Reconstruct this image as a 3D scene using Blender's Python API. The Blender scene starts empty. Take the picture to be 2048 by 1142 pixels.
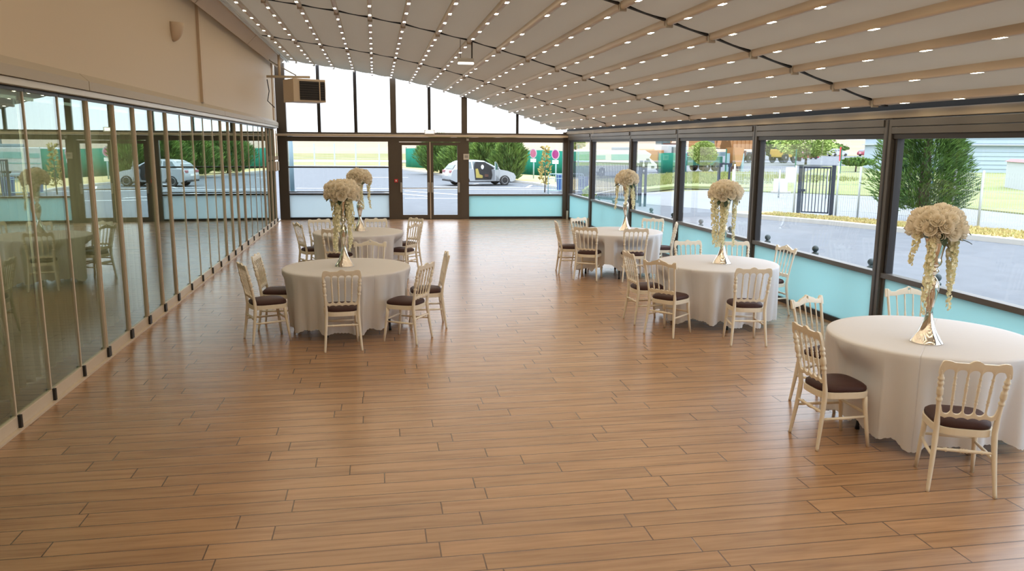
import bpy, bmesh, math, random
from math import sin, cos, pi, sqrt, radians
from mathutils import Vector, Matrix
S = bpy.context.scene
COL = S.collection
R = random.Random(11)

# ------------------------------------------------------------------ helpers
class MB:
    """collects shapes into one mesh"""
    def __init__(s): s.v = []; s.f = []
    def add(s, vs, fs):
        n = len(s.v); s.v += [tuple(v) for v in vs]; s.f += [tuple(i + n for i in f) for f in fs]; return s
    def box(s, x0, x1, y0, y1, z0, z1):
        return s.add([(x0,y0,z0),(x1,y0,z0),(x1,y1,z0),(x0,y1,z0),(x0,y0,z1),(x1,y0,z1),(x1,y1,z1),(x0,y1,z1)],
                     [(0,3,2,1),(4,5,6,7),(0,1,5,4),(1,2,6,5),(2,3,7,6),(3,0,4,7)])
    def tube(s, pts, rad, n=8, cap=True):
        pts = [Vector(p) for p in pts]; m = len(pts)
        rs = rad if isinstance(rad, (list, tuple)) else [rad] * m
        vs = []; fs = []; ref = None
        for i, p in enumerate(pts):
            t = (pts[min(i+1, m-1)] - pts[max(i-1, 0)]).normalized()
            if ref is None:
                ref = t.orthogonal().normalized()
            a = (ref - t * ref.dot(t)).normalized(); b = t.cross(a); ref = a
            for k in range(n):
                q = 2*pi*k/n
                vs.append(p + (a*cos(q) + b*sin(q)) * rs[i])
        for i in range(m-1):
            for k in range(n):
                k2 = (k+1) % n
                fs.append((i*n+k, i*n+k2, (i+1)*n+k2, (i+1)*n+k))
        if cap:
            fs.append(tuple(reversed(range(n)))); fs.append(tuple((m-1)*n+k for k in range(n)))
        return s.add(vs, fs)
    def lathe(s, prof, n=24, c=(0,0,0)):
        vs = []; fs = []
        for r, z in prof:
            for k in range(n):
                q = 2*pi*k/n; vs.append((c[0]+r*cos(q), c[1]+r*sin(q), c[2]+z))
        for i in range(len(prof)-1):
            for k in range(n):
                k2 = (k+1) % n; fs.append((i*n+k, i*n+k2, (i+1)*n+k2, (i+1)*n+k))
        fs.append(tuple(reversed(range(n)))); fs.append(tuple((len(prof)-1)*n+k for k in range(n)))
        return s.add(vs, fs)
    def prism(s, poly, axis, a, b):
        """poly: 2-D points; extruded along axis from a to b"""
        n = len(poly)
        def P(u, w, t):
            return {'x': (t, u, w), 'y': (u, t, w), 'z': (u, w, t)}[axis]
        vs = [P(u, w, a) for u, w in poly] + [P(u, w, b) for u, w in poly]
        fs = [tuple(range(n)), tuple(reversed(range(n, 2*n)))] + [(i, i+n, (i+1) % n + n, (i+1) % n) for i in range(n)]
        return s.add(vs, fs)
    def ball(s, c, r, nu=16, nv=10):
        rx, ry, rz = r if isinstance(r, (tuple, list)) else (r, r, r)
        vs = []; fs = []
        for j in range(nv+1):
            t = pi*j/nv; e = max(sin(t), 1e-3)
            for k in range(nu):
                q = 2*pi*k/nu; vs.append((c[0]+rx*e*cos(q), c[1]+ry*e*sin(q), c[2]-rz*cos(t)))
        for j in range(nv):
            for k in range(nu):
                k2 = (k+1) % nu; fs.append((j*nu+k, j*nu+k2, (j+1)*nu+k2, (j+1)*nu+k))
        return s.add(vs, fs)
    def plate(s, xs, lo, hi, th, yf, zoff=0.):
        """a vertical plate: for each x from lo(x) to hi(x), thickness th, leaning along yf(z)"""
        rows = 3; m = len(xs); vs = []; fs = []
        for side in (-1, 1):
            for x in xs:
                l, h = lo(x), hi(x)
                for r in range(rows):
                    z = l + (h-l)*r/(rows-1)
                    inset = 0.25 if r in (0, rows-1) else 0.
                    vs.append((x, yf(z) + side*th/2*(1-inset), z))
        N = m*rows
        for i in range(m-1):
            for r in range(rows-1):
                a = i*rows+r
                fs.append((a, a+rows, a+rows+1, a+1))
                fs.append((N+a, N+a+1, N+a+rows+1, N+a+rows))
            a = i*rows; fs.append((a, N+a, N+a+rows, a+rows))
            a = i*rows+rows-1; fs.append((a, a+rows, N+a+rows, N+a))
        for i in (0, m-1):
            for r in range(rows-1):
                a = i*rows+r; q = (a, a+1, N+a+1, N+a); fs.append(q if i == 0 else tuple(reversed(q)))
        return s.add(vs, fs)
    def mesh(s, name, mat, smooth=False, bevel=0):
        me = bpy.data.meshes.new(name); me.from_pydata(s.v, [], s.f); me.update()
        bm = bmesh.new(); bm.from_mesh(me)
        if bevel:
            bmesh.ops.bevel(bm, geom=[e for e in bm.edges], offset=bevel, segments=2, affect='EDGES', profile=0.6)
        bmesh.ops.recalc_face_normals(bm, faces=bm.faces)
        bm.to_mesh(me); bm.free()
        if mat: me.materials.append(mat)
        if smooth:
            for p in me.polygons: p.use_smooth = True
            if smooth == 'auto':
                try: me.set_sharp_from_angle(angle=radians(40))
                except Exception: pass
        return me
    def obj(s, name, mat, parent=None, smooth=False, bevel=0, loc=(0,0,0), rotz=0):
        return link(name, s.mesh(name, mat, smooth, bevel), parent, loc, rotz)

def link(name, me, parent=None, loc=(0,0,0), rotz=0):
    o = bpy.data.objects.new(name, me); COL.objects.link(o)
    o.location = loc; o.rotation_euler = (0, 0, rotz)
    if parent: o.parent = parent
    return o
def tag(o, label, cat, group=None, kind=None):
    o['label'] = label; o['category'] = cat
    if group: o['group'] = group
    if kind: o['kind'] = kind
    return o
def thing(name, label, cat, loc=(0,0,0), rotz=0, group=None):
    return tag(link(name, None, None, loc, rotz), label, cat, group)
def struct(o, label=None, cat=None):
    o['kind'] = 'structure'
    if label: o['label'] = label; o['category'] = cat
    return o
def dup(root, loc, rotz, label, group=None):
    r = root.copy(); COL.objects.link(r); r.location = loc; r.rotation_euler = (0, 0, rotz); r['label'] = label
    if group: r['group'] = group
    for ch in list(root.children):
        c = ch.copy(); COL.objects.link(c); c.parent = r
        for g in list(ch.children):
            d = g.copy(); COL.objects.link(d); d.parent = c
    return r

# ------------------------------------------------------------------ materials
def mat(name, col, rough=.5, metal=0., spec=.5, noise=None, bump=0., nscale=30., coat=0.):
    m = bpy.data.materials.new(name); m.use_nodes = True; nt = m.node_tree; b = nt.nodes['Principled BSDF']
    b.inputs['Base Color'].default_value = (*col, 1); b.inputs['Roughness'].default_value = rough
    b.inputs['Metallic'].default_value = metal; b.inputs['Specular IOR Level'].default_value = spec
    if coat: b.inputs['Coat Weight'].default_value = coat
    if noise or bump:
        tc = nt.nodes.new('ShaderNodeTexCoord'); n = nt.nodes.new('ShaderNodeTexNoise')
        n.inputs['Scale'].default_value = nscale; n.inputs['Detail'].default_value = 4
        nt.links.new(tc.outputs['Object'], n.inputs['Vector'])
        if noise:
            r = nt.nodes.new('ShaderNodeValToRGB'); r.color_ramp.elements[0].position = .3; r.color_ramp.elements[1].position = .7
            r.color_ramp.elements[0].color = (*noise, 1); r.color_ramp.elements[1].color = (*col, 1)
            nt.links.new(n.outputs['Fac'], r.inputs['Fac']); nt.links.new(r.outputs['Color'], b.inputs['Base Color'])
        if bump:
            bp = nt.nodes.new('ShaderNodeBump'); bp.inputs['Strength'].default_value = bump; bp.inputs['Distance'].default_value = .01
            nt.links.new(n.outputs['Fac'], bp.inputs['Height']); nt.links.new(bp.outputs['Normal'], b.inputs['Normal'])
    return m
def emis(name, col, st):
    m = bpy.data.materials.new(name); m.use_nodes = True; b = m.node_tree.nodes['Principled BSDF']
    b.inputs['Base Color'].default_value = (*col, 1)
    b.inputs['Emission Color'].default_value = (*col, 1); b.inputs['Emission Strength'].default_value = st
    return m
def glass(name, tint=(1,1,1), f0=.04, rough=0., mirror=(1,1,1)):
    """thin pane: see-through with a mirror share that grows towards grazing view (Schlick)"""
    m = bpy.data.materials.new(name); m.use_nodes = True; nt = m.node_tree; nt.nodes.clear()
    out = nt.nodes.new('ShaderNodeOutputMaterial'); mx = nt.nodes.new('ShaderNodeMixShader')
    t = nt.nodes.new('ShaderNodeBsdfTransparent'); g = nt.nodes.new('ShaderNodeBsdfGlossy'); f = nt.nodes.new('ShaderNodeLayerWeight')
    t.inputs['Color'].default_value = (*tint, 1); g.inputs['Roughness'].default_value = rough; g.inputs['Color'].default_value = (*mirror, 1)
    f.inputs['Blend'].default_value = .5
    p = nt.nodes.new('ShaderNodeMath'); p.operation = 'POWER'; nt.links.new(f.outputs['Facing'], p.inputs[0]); p.inputs[1].default_value = 5.
    a = nt.nodes.new('ShaderNodeMath'); a.operation = 'MULTIPLY_ADD'; a.use_clamp = True
    nt.links.new(p.outputs[0], a.inputs[0]); a.inputs[1].default_value = 1-f0; a.inputs[2].default_value = f0
    nt.links.new(a.outputs[0], mx.inputs[0])
    nt.links.new(t.outputs[0], mx.inputs[1]); nt.links.new(g.outputs[0], mx.inputs[2]); nt.links.new(mx.outputs[0], out.inputs[0])
    return m
def translucent(name, dcol, tcol, fac, rough=.6, spec=.0, nscale=0.):
    m = bpy.data.materials.new(name); m.use_nodes = True; nt = m.node_tree; b = nt.nodes['Principled BSDF']
    out = nt.nodes['Material Output']; mx = nt.nodes.new('ShaderNodeMixShader'); t = nt.nodes.new('ShaderNodeBsdfTranslucent')
    b.inputs['Base Color'].default_value = (*dcol, 1); b.inputs['Roughness'].default_value = rough; b.inputs['Specular IOR Level'].default_value = spec
    t.inputs['Color'].default_value = (*tcol, 1); mx.inputs[0].default_value = fac
    nt.links.new(b.outputs[0], mx.inputs[1]); nt.links.new(t.outputs[0], mx.inputs[2]); nt.links.new(mx.outputs[0], out.inputs[0])
    return m

def floor_mat():
    m = bpy.data.materials.new('wood_look_tile'); m.use_nodes = True; nt = m.node_tree; b = nt.nodes['Principled BSDF']
    N = nt.nodes.new; L = nt.links.new
    def math_(op, a, c=None, clamp=False):
        n = N('ShaderNodeMath'); n.operation = op; n.use_clamp = clamp
        for i, v in enumerate((a, c)):
            if v is None: continue
            if isinstance(v, (int, float)): n.inputs[i].default_value = v
            else: L(v, n.inputs[i])
        return n.outputs[0]
    tc = N('ShaderNodeTexCoord'); sp = N('ShaderNodeSeparateXYZ'); L(tc.outputs['Object'], sp.inputs[0])
    x, y = sp.outputs[0], sp.outputs[1]
    W, LEN = .1705, 1.21
    v = math_('DIVIDE', math_('ADD', y, 50.02), W); row = math_('FLOOR', v); fv = math_('SUBTRACT', v, row)
    wn = N('ShaderNodeTexWhiteNoise'); wn.noise_dimensions = '1D'; L(row, wn.inputs['W'])
    u = math_('ADD', math_('DIVIDE', math_('ADD', x, 50.), LEN), math_('MULTIPLY', wn.outputs['Value'], 3.))
    colm = math_('FLOOR', u); fu = math_('SUBTRACT', u, colm)
    dv = math_('MULTIPLY', math_('MINIMUM', fv, math_('SUBTRACT', 1., fv)), W)
    du = math_('MULTIPLY', math_('MINIMUM', fu, math_('SUBTRACT', 1., fu)), LEN)
    d = math_('MINIMUM', dv, du)
    joint = math_('SUBTRACT', 1., math_('DIVIDE', math_('SUBTRACT', d, .0028), .0020, True), True)
    cx = N('ShaderNodeCombineXYZ'); L(row, cx.inputs[0]); L(colm, cx.inputs[1])
    wn2 = N('ShaderNodeTexWhiteNoise'); wn2.noise_dimensions = '2D'; L(cx.outputs[0], wn2.inputs['Vector'])
    gx = N('ShaderNodeCombineXYZ'); L(math_('MULTIPLY', x, 1.6), gx.inputs[0]); L(math_('MULTIPLY', y, 22.), gx.inputs[1])
    L(math_('MULTIPLY', wn2.outputs['Value'], 40.), gx.inputs[2])
    nz = N('ShaderNodeTexNoise'); nz.inputs['Scale'].default_value = 1.; nz.inputs['Detail'].default_value = 5; nz.inputs['Roughness'].default_value = .6
    L(gx.outputs[0], nz.inputs['Vector'])
    rp = N('ShaderNodeValToRGB'); L(nz.outputs['Fac'], rp.inputs['Fac'])
    rp.color_ramp.elements[0].position = .28; rp.color_ramp.elements[0].color = (.262, .150, .084, 1)
    rp.color_ramp.elements[1].position = .6; rp.color_ramp.elements[1].color = (.405, .240, .130, 1)
    hs = N('ShaderNodeHueSaturation'); L(rp.outputs['Color'], hs.inputs['Color'])
    L(math_('ADD', math_('MULTIPLY', wn2.outputs['Value'], .14), .93), hs.inputs['Value'])
    mx = N('ShaderNodeMix'); mx.data_type = 'RGBA'; L(joint, mx.inputs['Factor']); L(hs.outputs['Color'], mx.inputs['A'])
    mx.inputs['B'].default_value = (.085, .046, .028, 1)
    L(mx.outputs['Result'], b.inputs['Base Color'])
    b.inputs['Roughness'].default_value = .3; b.inputs['Specular IOR Level'].default_value = .75
    L(math_('ADD', math_('MULTIPLY', nz.outputs['Fac'], .03), .235), b.inputs['Roughness'])
    bp = N('ShaderNodeBump'); bp.inputs['Strength'].default_value = .35; bp.inputs['Distance'].default_value = .002
    L(math_('SUBTRACT', math_('MULTIPLY', nz.outputs['Fac'], .05), joint), bp.inputs['Height']); L(bp.outputs['Normal'], b.inputs['Normal'])
    return m

def cloth_mat():
    m = translucent('white_tablecloth', (.84,.855,.905), (.83,.84,.89), .22, .85)
    nt = m.node_tree; N = nt.nodes.new; L = nt.links.new; b = nt.nodes['Principled BSDF']
    tc = N('ShaderNodeTexCoord'); sp = N('ShaderNodeSeparateXYZ'); L(tc.outputs['Object'], sp.inputs[0])
    hs = []
    for o in (0, 1):
        a = N('ShaderNodeMath'); a.operation = 'ABSOLUTE'; L(sp.outputs[o], a.inputs[0])
        d = N('ShaderNodeMath'); d.operation = 'DIVIDE'; d.use_clamp = True; L(a.outputs[0], d.inputs[0]); d.inputs[1].default_value = .005
        hs.append(d.outputs[0])
    mn = N('ShaderNodeMath'); mn.operation = 'MINIMUM'; L(hs[0], mn.inputs[0]); L(hs[1], mn.inputs[1])
    bp = N('ShaderNodeBump'); bp.inputs['Strength'].default_value = .8; bp.inputs['Distance'].default_value = .004
    L(mn.outputs[0], bp.inputs['Height']); L(bp.outputs['Normal'], b.inputs['Normal'])
    return m

M = {}
M['floor'] = floor_mat()
M['cloth'] = cloth_mat()
M['cream'] = mat('cream_lacquer', (.83,.78,.67), .32, spec=.5)
M['seat'] = mat('dark_plum_leatherette', (.050,.020,.019), .55, spec=.3, bump=.15, nscale=120)
M['dark_leg'] = mat('dark_grey_steel', (.035,.035,.04), .45, .6)
M['ply'] = mat('table_board', (.45,.4,.33), .6)
M['mirror'] = mat('polished_silver_gilt', (.82,.79,.74), .09, 1.)
M['rose'] = translucent('cream_silk_rose', (.95,.91,.82), (.93,.87,.74), .28, .8)
M['strand'] = mat('pale_yellow_blossom', (.94,.92,.76), .75, spec=.2, noise=(.86,.85,.58), nscale=60)
M['leaf'] = mat('dark_leaf', (.025,.06,.03), .5)
M['fabric'] = translucent('tan_roof_fabric', (.59,.545,.465), (.70,.67,.60), .23, .8)
M['batten'] = mat('tan_aluminium', (.62,.53,.42), .45)
M['gap'] = mat('black_rubber_strip', (.010,.010,.010), .7)
M['led'] = emis('warm_led_lens', (1.,.79,.53), 50.)
M['wall'] = mat('tan_wall_panel', (.585,.485,.36), .55, spec=.3)
M['walltrim'] = mat('tan_wall_trim', (.56,.44,.32), .55)
M['ledge'] = mat('tan_cover_box', (.40,.345,.27), .5)
M['whiterail'] = mat('pale_grey_rail', (.62,.60,.55), .35)
M['profile'] = mat('tan_end_profile', (.60,.515,.41), .38)
M['bracket'] = mat('black_plastic', (.012,.012,.012), .5)
M['pane_left'] = glass('reflective_glass', (.86,.89,.80), .20, 0., (.84,.97,.97))
M['pane'] = glass('clear_glass', (.985,.995,.99), .02)
M['frost'] = translucent('frosted_glass', (.50,.73,.74), (.56,.79,.80), .64, .25, .5)
M['frost_white'] = translucent('frosted_glass_pale', (.66,.74,.76), (.74,.83,.86), .62, .25, .5)
M['alu'] = mat('bronze_brown_aluminium', (.105,.086,.070), .35, .3)
M['alu_r'] = mat('taupe_aluminium', (.115,.110,.105), .36, .25)
M['alu_dark'] = mat('near_black_aluminium', (.030,.028,.030), .4, .3)
M['heater'] = mat('beige_enamel', (.60,.50,.38), .5)
M['white'] = mat('white_plastic', (.8,.8,.78), .4)
M['lit'] = emis('lit_sign_diffuser', (1.,.95,.85), 1.6)
M['grey'] = mat('grey_plastic', (.35,.34,.32), .5)
M['red'] = mat('red_plastic', (.6,.04,.05), .4)
M['steel'] = mat('brushed_steel', (.55,.53,.50), .3, .9)
M['curtain'] = translucent('pale_voile_curtain', (.82,.80,.68), (.8,.8,.7), .35, .9)
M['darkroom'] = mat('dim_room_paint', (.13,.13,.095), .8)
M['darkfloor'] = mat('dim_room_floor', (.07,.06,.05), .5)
# outside
n_in = set(M)
M['asphalt'] = mat('car_park_asphalt', (.285,.31,.345), .9, noise=(.245,.265,.295), nscale=2.2, spec=.2)
M['field'] = mat('dry_field', (.60,.50,.29), .95, noise=(.34,.40,.14), nscale=.16, spec=.1)
M['hill'] = mat('pinkish_stubble_hill', (.66,.50,.39), .95, noise=(.56,.46,.31), nscale=.02, spec=.1)
M['grass'] = mat('green_grass', (.34,.42,.15), .95, noise=(.46,.46,.24), nscale=.35, spec=.1)
M['straw'] = mat('straw_verge', (.56,.44,.22), .95, noise=(.44,.36,.17), nscale=1.5, spec=.1)
M['blade'] = mat('straw_blade', (.60,.47,.22), .9, noise=(.42,.40,.14), nscale=2.)
M['blade_green'] = mat('green_blade', (.36,.46,.12), .9, noise=(.50,.48,.18), nscale=1.)
M['kerb'] = mat('concrete_kerb', (.52,.50,.46), .9, spec=.2)
M['line'] = mat('white_road_paint', (.78,.79,.80), .8)
M['conifer'] = mat('conifer_green', (.14,.25,.05), .8, noise=(.035,.085,.025), nscale=3.5, spec=.2)
M['conifer2'] = mat('cypress_green', (.16,.26,.05), .8, noise=(.040,.09,.022), nscale=1.8, spec=.2)
M['bush'] = mat('pale_green_leaf', (.46,.56,.18), .8, noise=(.30,.42,.10), nscale=1.5, spec=.2)
M['ochre'] = mat('ochre_leaf', (.80,.62,.22), .8, noise=(.55,.42,.12), nscale=4., spec=.2)
M['bark'] = mat('bark', (.14,.09,.06), .9)
M['net'] = mat('green_windbreak_net', (.015,.30,.20), .8, noise=(.012,.26,.18), nscale=1.2, spec=.15)
M['navy'] = mat('dark_navy_steel', (.022,.030,.050), .45, .2)
M['bollard'] = mat('dark_green_cast_iron', (.022,.045,.050), .5)
M['fwhite'] = mat('white_fence_wire', (.74,.80,.80), .5)
M['bluepost'] = mat('blue_post', (.05,.20,.40), .5)
M['lampgrey'] = mat('blue_grey_pole', (.22,.34,.40), .5)
M['palebl'] = mat('pale_blue_tube', (.45,.68,.74), .4)
M['bluebin'] = mat('blue_plastic', (.04,.14,.42), .5)
M['silver'] = mat('silver_car_paint', (.62,.66,.70), .25, .35, coat=.5)
M['carglass'] = mat('dark_car_glass', (.12,.17,.19), .08, spec=.8)
M['tyre'] = mat('tyre_rubber', (.018,.018,.018), .8)
M['hub'] = mat('wheel_silver', (.55,.56,.58), .35, .7)
M['black'] = mat('dark_interior', (.015,.015,.017), .7)
M['yellow_seat'] = mat('yellow_cover', (.62,.50,.12), .8)
M['lampred'] = mat('tail_lamp', (.55,.18,.20), .3)
M['magenta'] = mat('magenta_sign_face', (.46,.035,.24), .5)
M['pink'] = mat('pink_sign_face', (.70,.20,.34), .5)
M['signrim'] = mat('pale_sign_rim', (.80,.68,.78), .5)
M['bldblue'] = mat('pale_blue_cladding', (.62,.76,.90), .6)
M['bldtrim'] = mat('white_cladding_trim', (.75,.80,.84), .6)
M['orange'] = mat('orange_machine_paint', (.62,.28,.09), .5)
M['yellow'] = mat('yellow_machine_paint', (.72,.50,.08), .5)
M['trgreen'] = mat('green_truck_paint', (.02,.20,.13), .5)
M['carred'] = mat('red_car_paint', (.50,.05,.10), .3, coat=.4)
M['carwhite'] = mat('white_car_paint', (.80,.82,.84), .3, coat=.4)
M['rust'] = mat('rust_brown', (.16,.07,.05), .8)
M['teal'] = mat('teal_stripe', (.25,.60,.58), .5)
M['pinkbal'] = mat('faded_roof_edge', (.55,.22,.22), .7)

OUTDOOR = [k_ for k_ in M if k_ not in n_in and k_ not in ('black','tyre','navy','bollard')]
for k_ in OUTDOOR:
    f_ = {'asphalt': .44, 'straw': .85, 'blade': .85, 'kerb': .75, 'conifer': .95, 'conifer2': .95, 'bush': .8, 'grass': .52, 'line': .75, 'field': .40, 'hill': .44}.get(k_, .55)
    for nd_ in M[k_].node_tree.nodes:
        if nd_.type == 'BSDF_PRINCIPLED':
            c_ = nd_.inputs['Base Color'].default_value; nd_.inputs['Base Color'].default_value = (c_[0]*f_, c_[1]*f_, c_[2]*f_, 1)
        if nd_.type == 'VALTORGB':
            for e_ in nd_.color_ramp.elements: e_.color = (e_.color[0]*f_, e_.color[1]*f_, e_.color[2]*f_, 1)
# ------------------------------------------------------------------ camera (2.22 m up, pitched 10 degrees down)
PITCH, YAW, ROLL, FPX, CAMH = .174976, .169088, .0057854, 1591.57, 2.22
fw = Vector((sin(YAW)*cos(PITCH), cos(YAW)*cos(PITCH), -sin(PITCH)))
r0 = Vector((cos(YAW), -sin(YAW), 0)); u0 = r0.cross(fw)
rr = cos(ROLL)*r0 + sin(ROLL)*u0; uu = -sin(ROLL)*r0 + cos(ROLL)*u0
cd = bpy.data.cameras.new('camera'); cam = bpy.data.objects.new('camera', cd); COL.objects.link(cam)
cam.matrix_world = Matrix(((rr.x, uu.x, -fw.x, 0), (rr.y, uu.y, -fw.y, 0), (rr.z, uu.z, -fw.z, CAMH), (0, 0, 0, 1)))
cd.sensor_width = 36; cd.sensor_fit = 'HORIZONTAL'; cd.lens = FPX/2048*36; cd.clip_end = 3000; cd.clip_start = .05
S.camera = cam

# ------------------------------------------------------------------ room shell
XL, XR = -2.80, 5.746
YB = -1.6                       # wall behind the viewer
def YF(x): return 24.35 - .0702*(x + 2.8)
SILL, HEAD, RAIL = .785, 2.31, 2.655
PROF = [(-2.95,4.58),(-2.8,4.56),(-2.48,4.516),(-1.55,4.39),(-.49,4.25),(.49,4.09),(1.54,3.87),(2.55,3.60),(3.47,3.33),(4.42,3.03),(5.35,2.715),(5.65,2.62),(5.9,2.54)]
def roof(x):
    if x <= PROF[0][0]: return PROF[0][1]
    for (a, za), (b, zb) in zip(PROF, PROF[1:]):
        if x <= b: return za + (zb-za)*(x-a)/(b-a)
    return PROF[-1][1]
BARX = [-2.14,-1.65,-1.11,-.55,-.03,.49,1.04,1.55,2.03,2.52,3.02,3.49,3.97,4.45,4.94,5.42]
GUIDE = [8.19, 13.40, 18.57]

b = MB(); b.box(XL-.05, XR+.06, YB, 24.6, -.12, 0.); struct(b.obj('floor', M['floor']), 'glossy wood look plank tile floor of the hall', 'floor')

# ceiling: fabric sagging a little between the battens
xs = []
edges = [-2.86] + BARX + [5.62]
for a, c in zip(edges, edges[1:]):
    for k in range(6): xs.append((a + (c-a)*k/6, -.022*sin(pi*k/6)))
xs.append((5.62, 0))
b = MB(); ys = [YB] + [YB+.01] + GUIDE + [24.02]
vs = []; fs = []
for y in ys:
    for x, s in xs: vs.append((x, y, roof(x) + .05 + s))
n = len(xs)
for j in range(len(ys)-1):
    for i in range(n-1): fs.append((j*n+i, j*n+i+1, (j+1)*n+i+1, (j+1)*n+i))
b.add(vs, fs); o = b.obj('ceiling', M['fabric'], smooth=True)
md = o.modifiers.new('thick', 'SOLIDIFY'); md.thickness = .004
struct(o, 'tan fabric roof stretched between the battens', 'ceiling')

# dark cross guides where the fabric bays meet
for i, gy in enumerate(GUIDE):
    b = MB()
    for a, c in zip(edges, edges[1:]):
        a2, c2 = a + (.035 if a > -2.8 else 0), c - .035
        za, zc = roof(a2)+.018, roof(c2)+.018
        vs = [(a2,gy-.03,za),(c2,gy-.03,zc),(c2,gy+.03,zc),(a2,gy+.03,za),(a2,gy-.03,za+.02),(c2,gy-.03,zc+.02),(c2,gy+.03,zc+.02),(a2,gy+.03,za+.02)]
        b.add(vs, [(0,3,2,1),(4,5,6,7),(0,1,5,4),(1,2,6,5),(2,3,7,6),(3,0,4,7)])
    struct(b.obj('trim_%d' % (i+1), M['gap']))

# battens with LED spots
ledm = MB().box(-.019, .019, -.055, .055, -.0035, 0).mesh('led_spot', M['batten'])
ledm.materials.append(M['led'])
for p_ in ledm.polygons:
    if p_.normal.z < -.5: p_.material_index = 1
BAYS = [(18.57, 23.98, 'far end roof bay'), (13.40, 18.57, 'second bay from far end'),
        (8.19, 13.40, 'third bay from far end'), (YB+.05, 8.19, 'bay nearest the viewer')]
ORD = ['first','second','third','fourth','fifth','sixth','seventh','eighth','ninth','tenth','eleventh','twelfth','thirteenth','fourteenth','fifteenth','sixteenth']
for bi, (y0, y1, bn) in enumerate(BAYS):
    ln = y1 - y0 - .06
    b = MB()
    pr = [(-.030,.05),(-.032,.0),(-.026,-.016),(-.012,-.024),(.012,-.024),(.026,-.016),(.032,0),(.030,.05)]
    b.prism(pr, 'y', -ln/2, ln/2); bm_ = b.mesh('batten', M['batten'], smooth='auto')
    capm = MB().box(-.036,.036,-.03,.0,-.045,.03).mesh('end_bracket', M['ledge'])
    for k, x in enumerate(BARX):
        o = tag(link('roof_batten', None, None, (x, (y0+y1)/2, roof(x))), '%s LED roof batten from the left wall, %s' % (ORD[k], bn), 'roof batten', 'LED battens under the %s' % bn)
        link('batten', bm_, o)
        if bi > 0: link('end_bracket', capm, o, (0, ln/2+.01, 0))
        per = 12 if bi == 3 else 6
        for q in range(per):
            if k % 2 == 0 and q % 6 == 2 and k > 7: continue
            link('led_spot', ledm, o, (0, -ln/2 + ln*(q+.6)/(per+.25), -.0215))

# left wall: tan panel over a run of sliding glass panels
def wallpoly(b, x0, x1, y0, y1, z0):
    b.box(x0, x1, y0, y1, z0, 4.60)
b = MB(); wallpoly(b, XL-.22, XL, YB, 24.3, 2.72); struct(b.obj('wall_left', M['wall']), 'tan panel wall above the sliding glass', 'wall')
b = MB(); b.box(XL, XL+.045, 14.04, 14.20, 2.88, 4.50); struct(b.obj('trim_4', M['walltrim']))
b = MB(); b.box(XL, XL+.03, 23.62, 23.80, 2.8, 4.42); struct(b.obj('trim_5', M['walltrim']))
for i, (ya, yb_) in enumerate(((YB, 3.2), (3.2, 8.5), (8.51, 15.7), (15.71, 21.2), (21.21, 24.1))):
    b = MB(); b.prism([(XL, 2.715), (XL+.085, 2.715), (XL+.085, 2.80), (XL, 2.875)], 'y', ya+.004, yb_-.004)
    struct(b.obj('trim_%d' % (6+i), M['ledge']))
b = MB(); b.box(XL-.08, XL+.065, YB, 24.2, RAIL, 2.712); struct(b.obj('trim_11', M['whiterail'], bevel=.006))
b = MB(); b.box(XL-.07, XL+.0, YB, 24.2, 2.64, RAIL); struct(b.obj('trim_12', M['gap']))
b = MB(); b.box(XL-.07, XL+.035, YB, 24.2, 0, .018); struct(b.obj('trim_13', M['profile']))
# valance hanging in front of the wall top, one length per roof bay
vy = [YB, 3.0] + GUIDE + [24.0]
for i in range(len(vy)-1):
    b = MB(); b.prism([(XL+.11, 4.34), (XL+.13, 4.33), (XL+.36, 4.56), (XL+.34, 4.60)], 'y', vy[i]+.02, vy[i+1]-.02)
    struct(b.obj('trim_%d' % (14+i), M['wall']))
b = MB(); b.tube([(XL+.40, YB, 4.49), (XL+.40, 24.0, 4.49)], .022, 8); b.tube([(XL+.46, YB, 4.485), (XL+.46, 24.0, 4.485)], .014, 8)
struct(b.obj('trim_20', M['whiterail'], smooth=True))

# sliding panels (joint positions measured along the wall)
J = [YB, -.4, .4, 1.15, 1.9, 2.65, 3.4, 4.1, 4.9, 5.75, 6.51, 7.20, 7.93, 8.67, 9.48, 10.23, 10.98, 11.73, 12.55, 13.35, 14.15, 14.92, 15.70, 16.47, 17.23, 18.1, 18.95, 19.8, 20.6, 21.35, 22.06, 22.8, 23.55]
THICK = {8.67, 9.48, 10.23, 10.98, 11.73, 15.70, 16.47, 17.23, 18.1, 21.35, 22.06, 22.8, 23.55}
nw = 0
for a, c in zip(J, J[1:]):
    nw += 1
    root = struct(link('window_%d' % nw, None, None, (XL, a, 0)), 'sliding glass panel of the left wall', 'window')
    w = c - a
    MB().box(-.020, -.012, .0, w, .10, 2.645).obj('pane', M['pane_left'], root)
    MB().box(-.035, .003, .004, w-.004, .018, .115).obj('bottom_rail', M['profile'], root, bevel=.004)
    MB().box(-.055, .004, .004, w-.004, 2.622, 2.645).obj('top_rail', M['alu_dark'], root)
    th = c in THICK
    wd = .060 if th else .020
    e = MB().box(-.035, .006 if th else -.004, w-wd, w, .1, 2.622)
    if th: e.box(.006, .014, w-wd*.66, w-wd*.40, .1, 2.622)
    e.obj('end_profile', M['profile'], root)
    MB().box(.0, .026, w-.055 if th else w-.02, w+.025 if th else w+.012, .012, .12).obj('hinge_block', M['bracket'], root)
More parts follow.
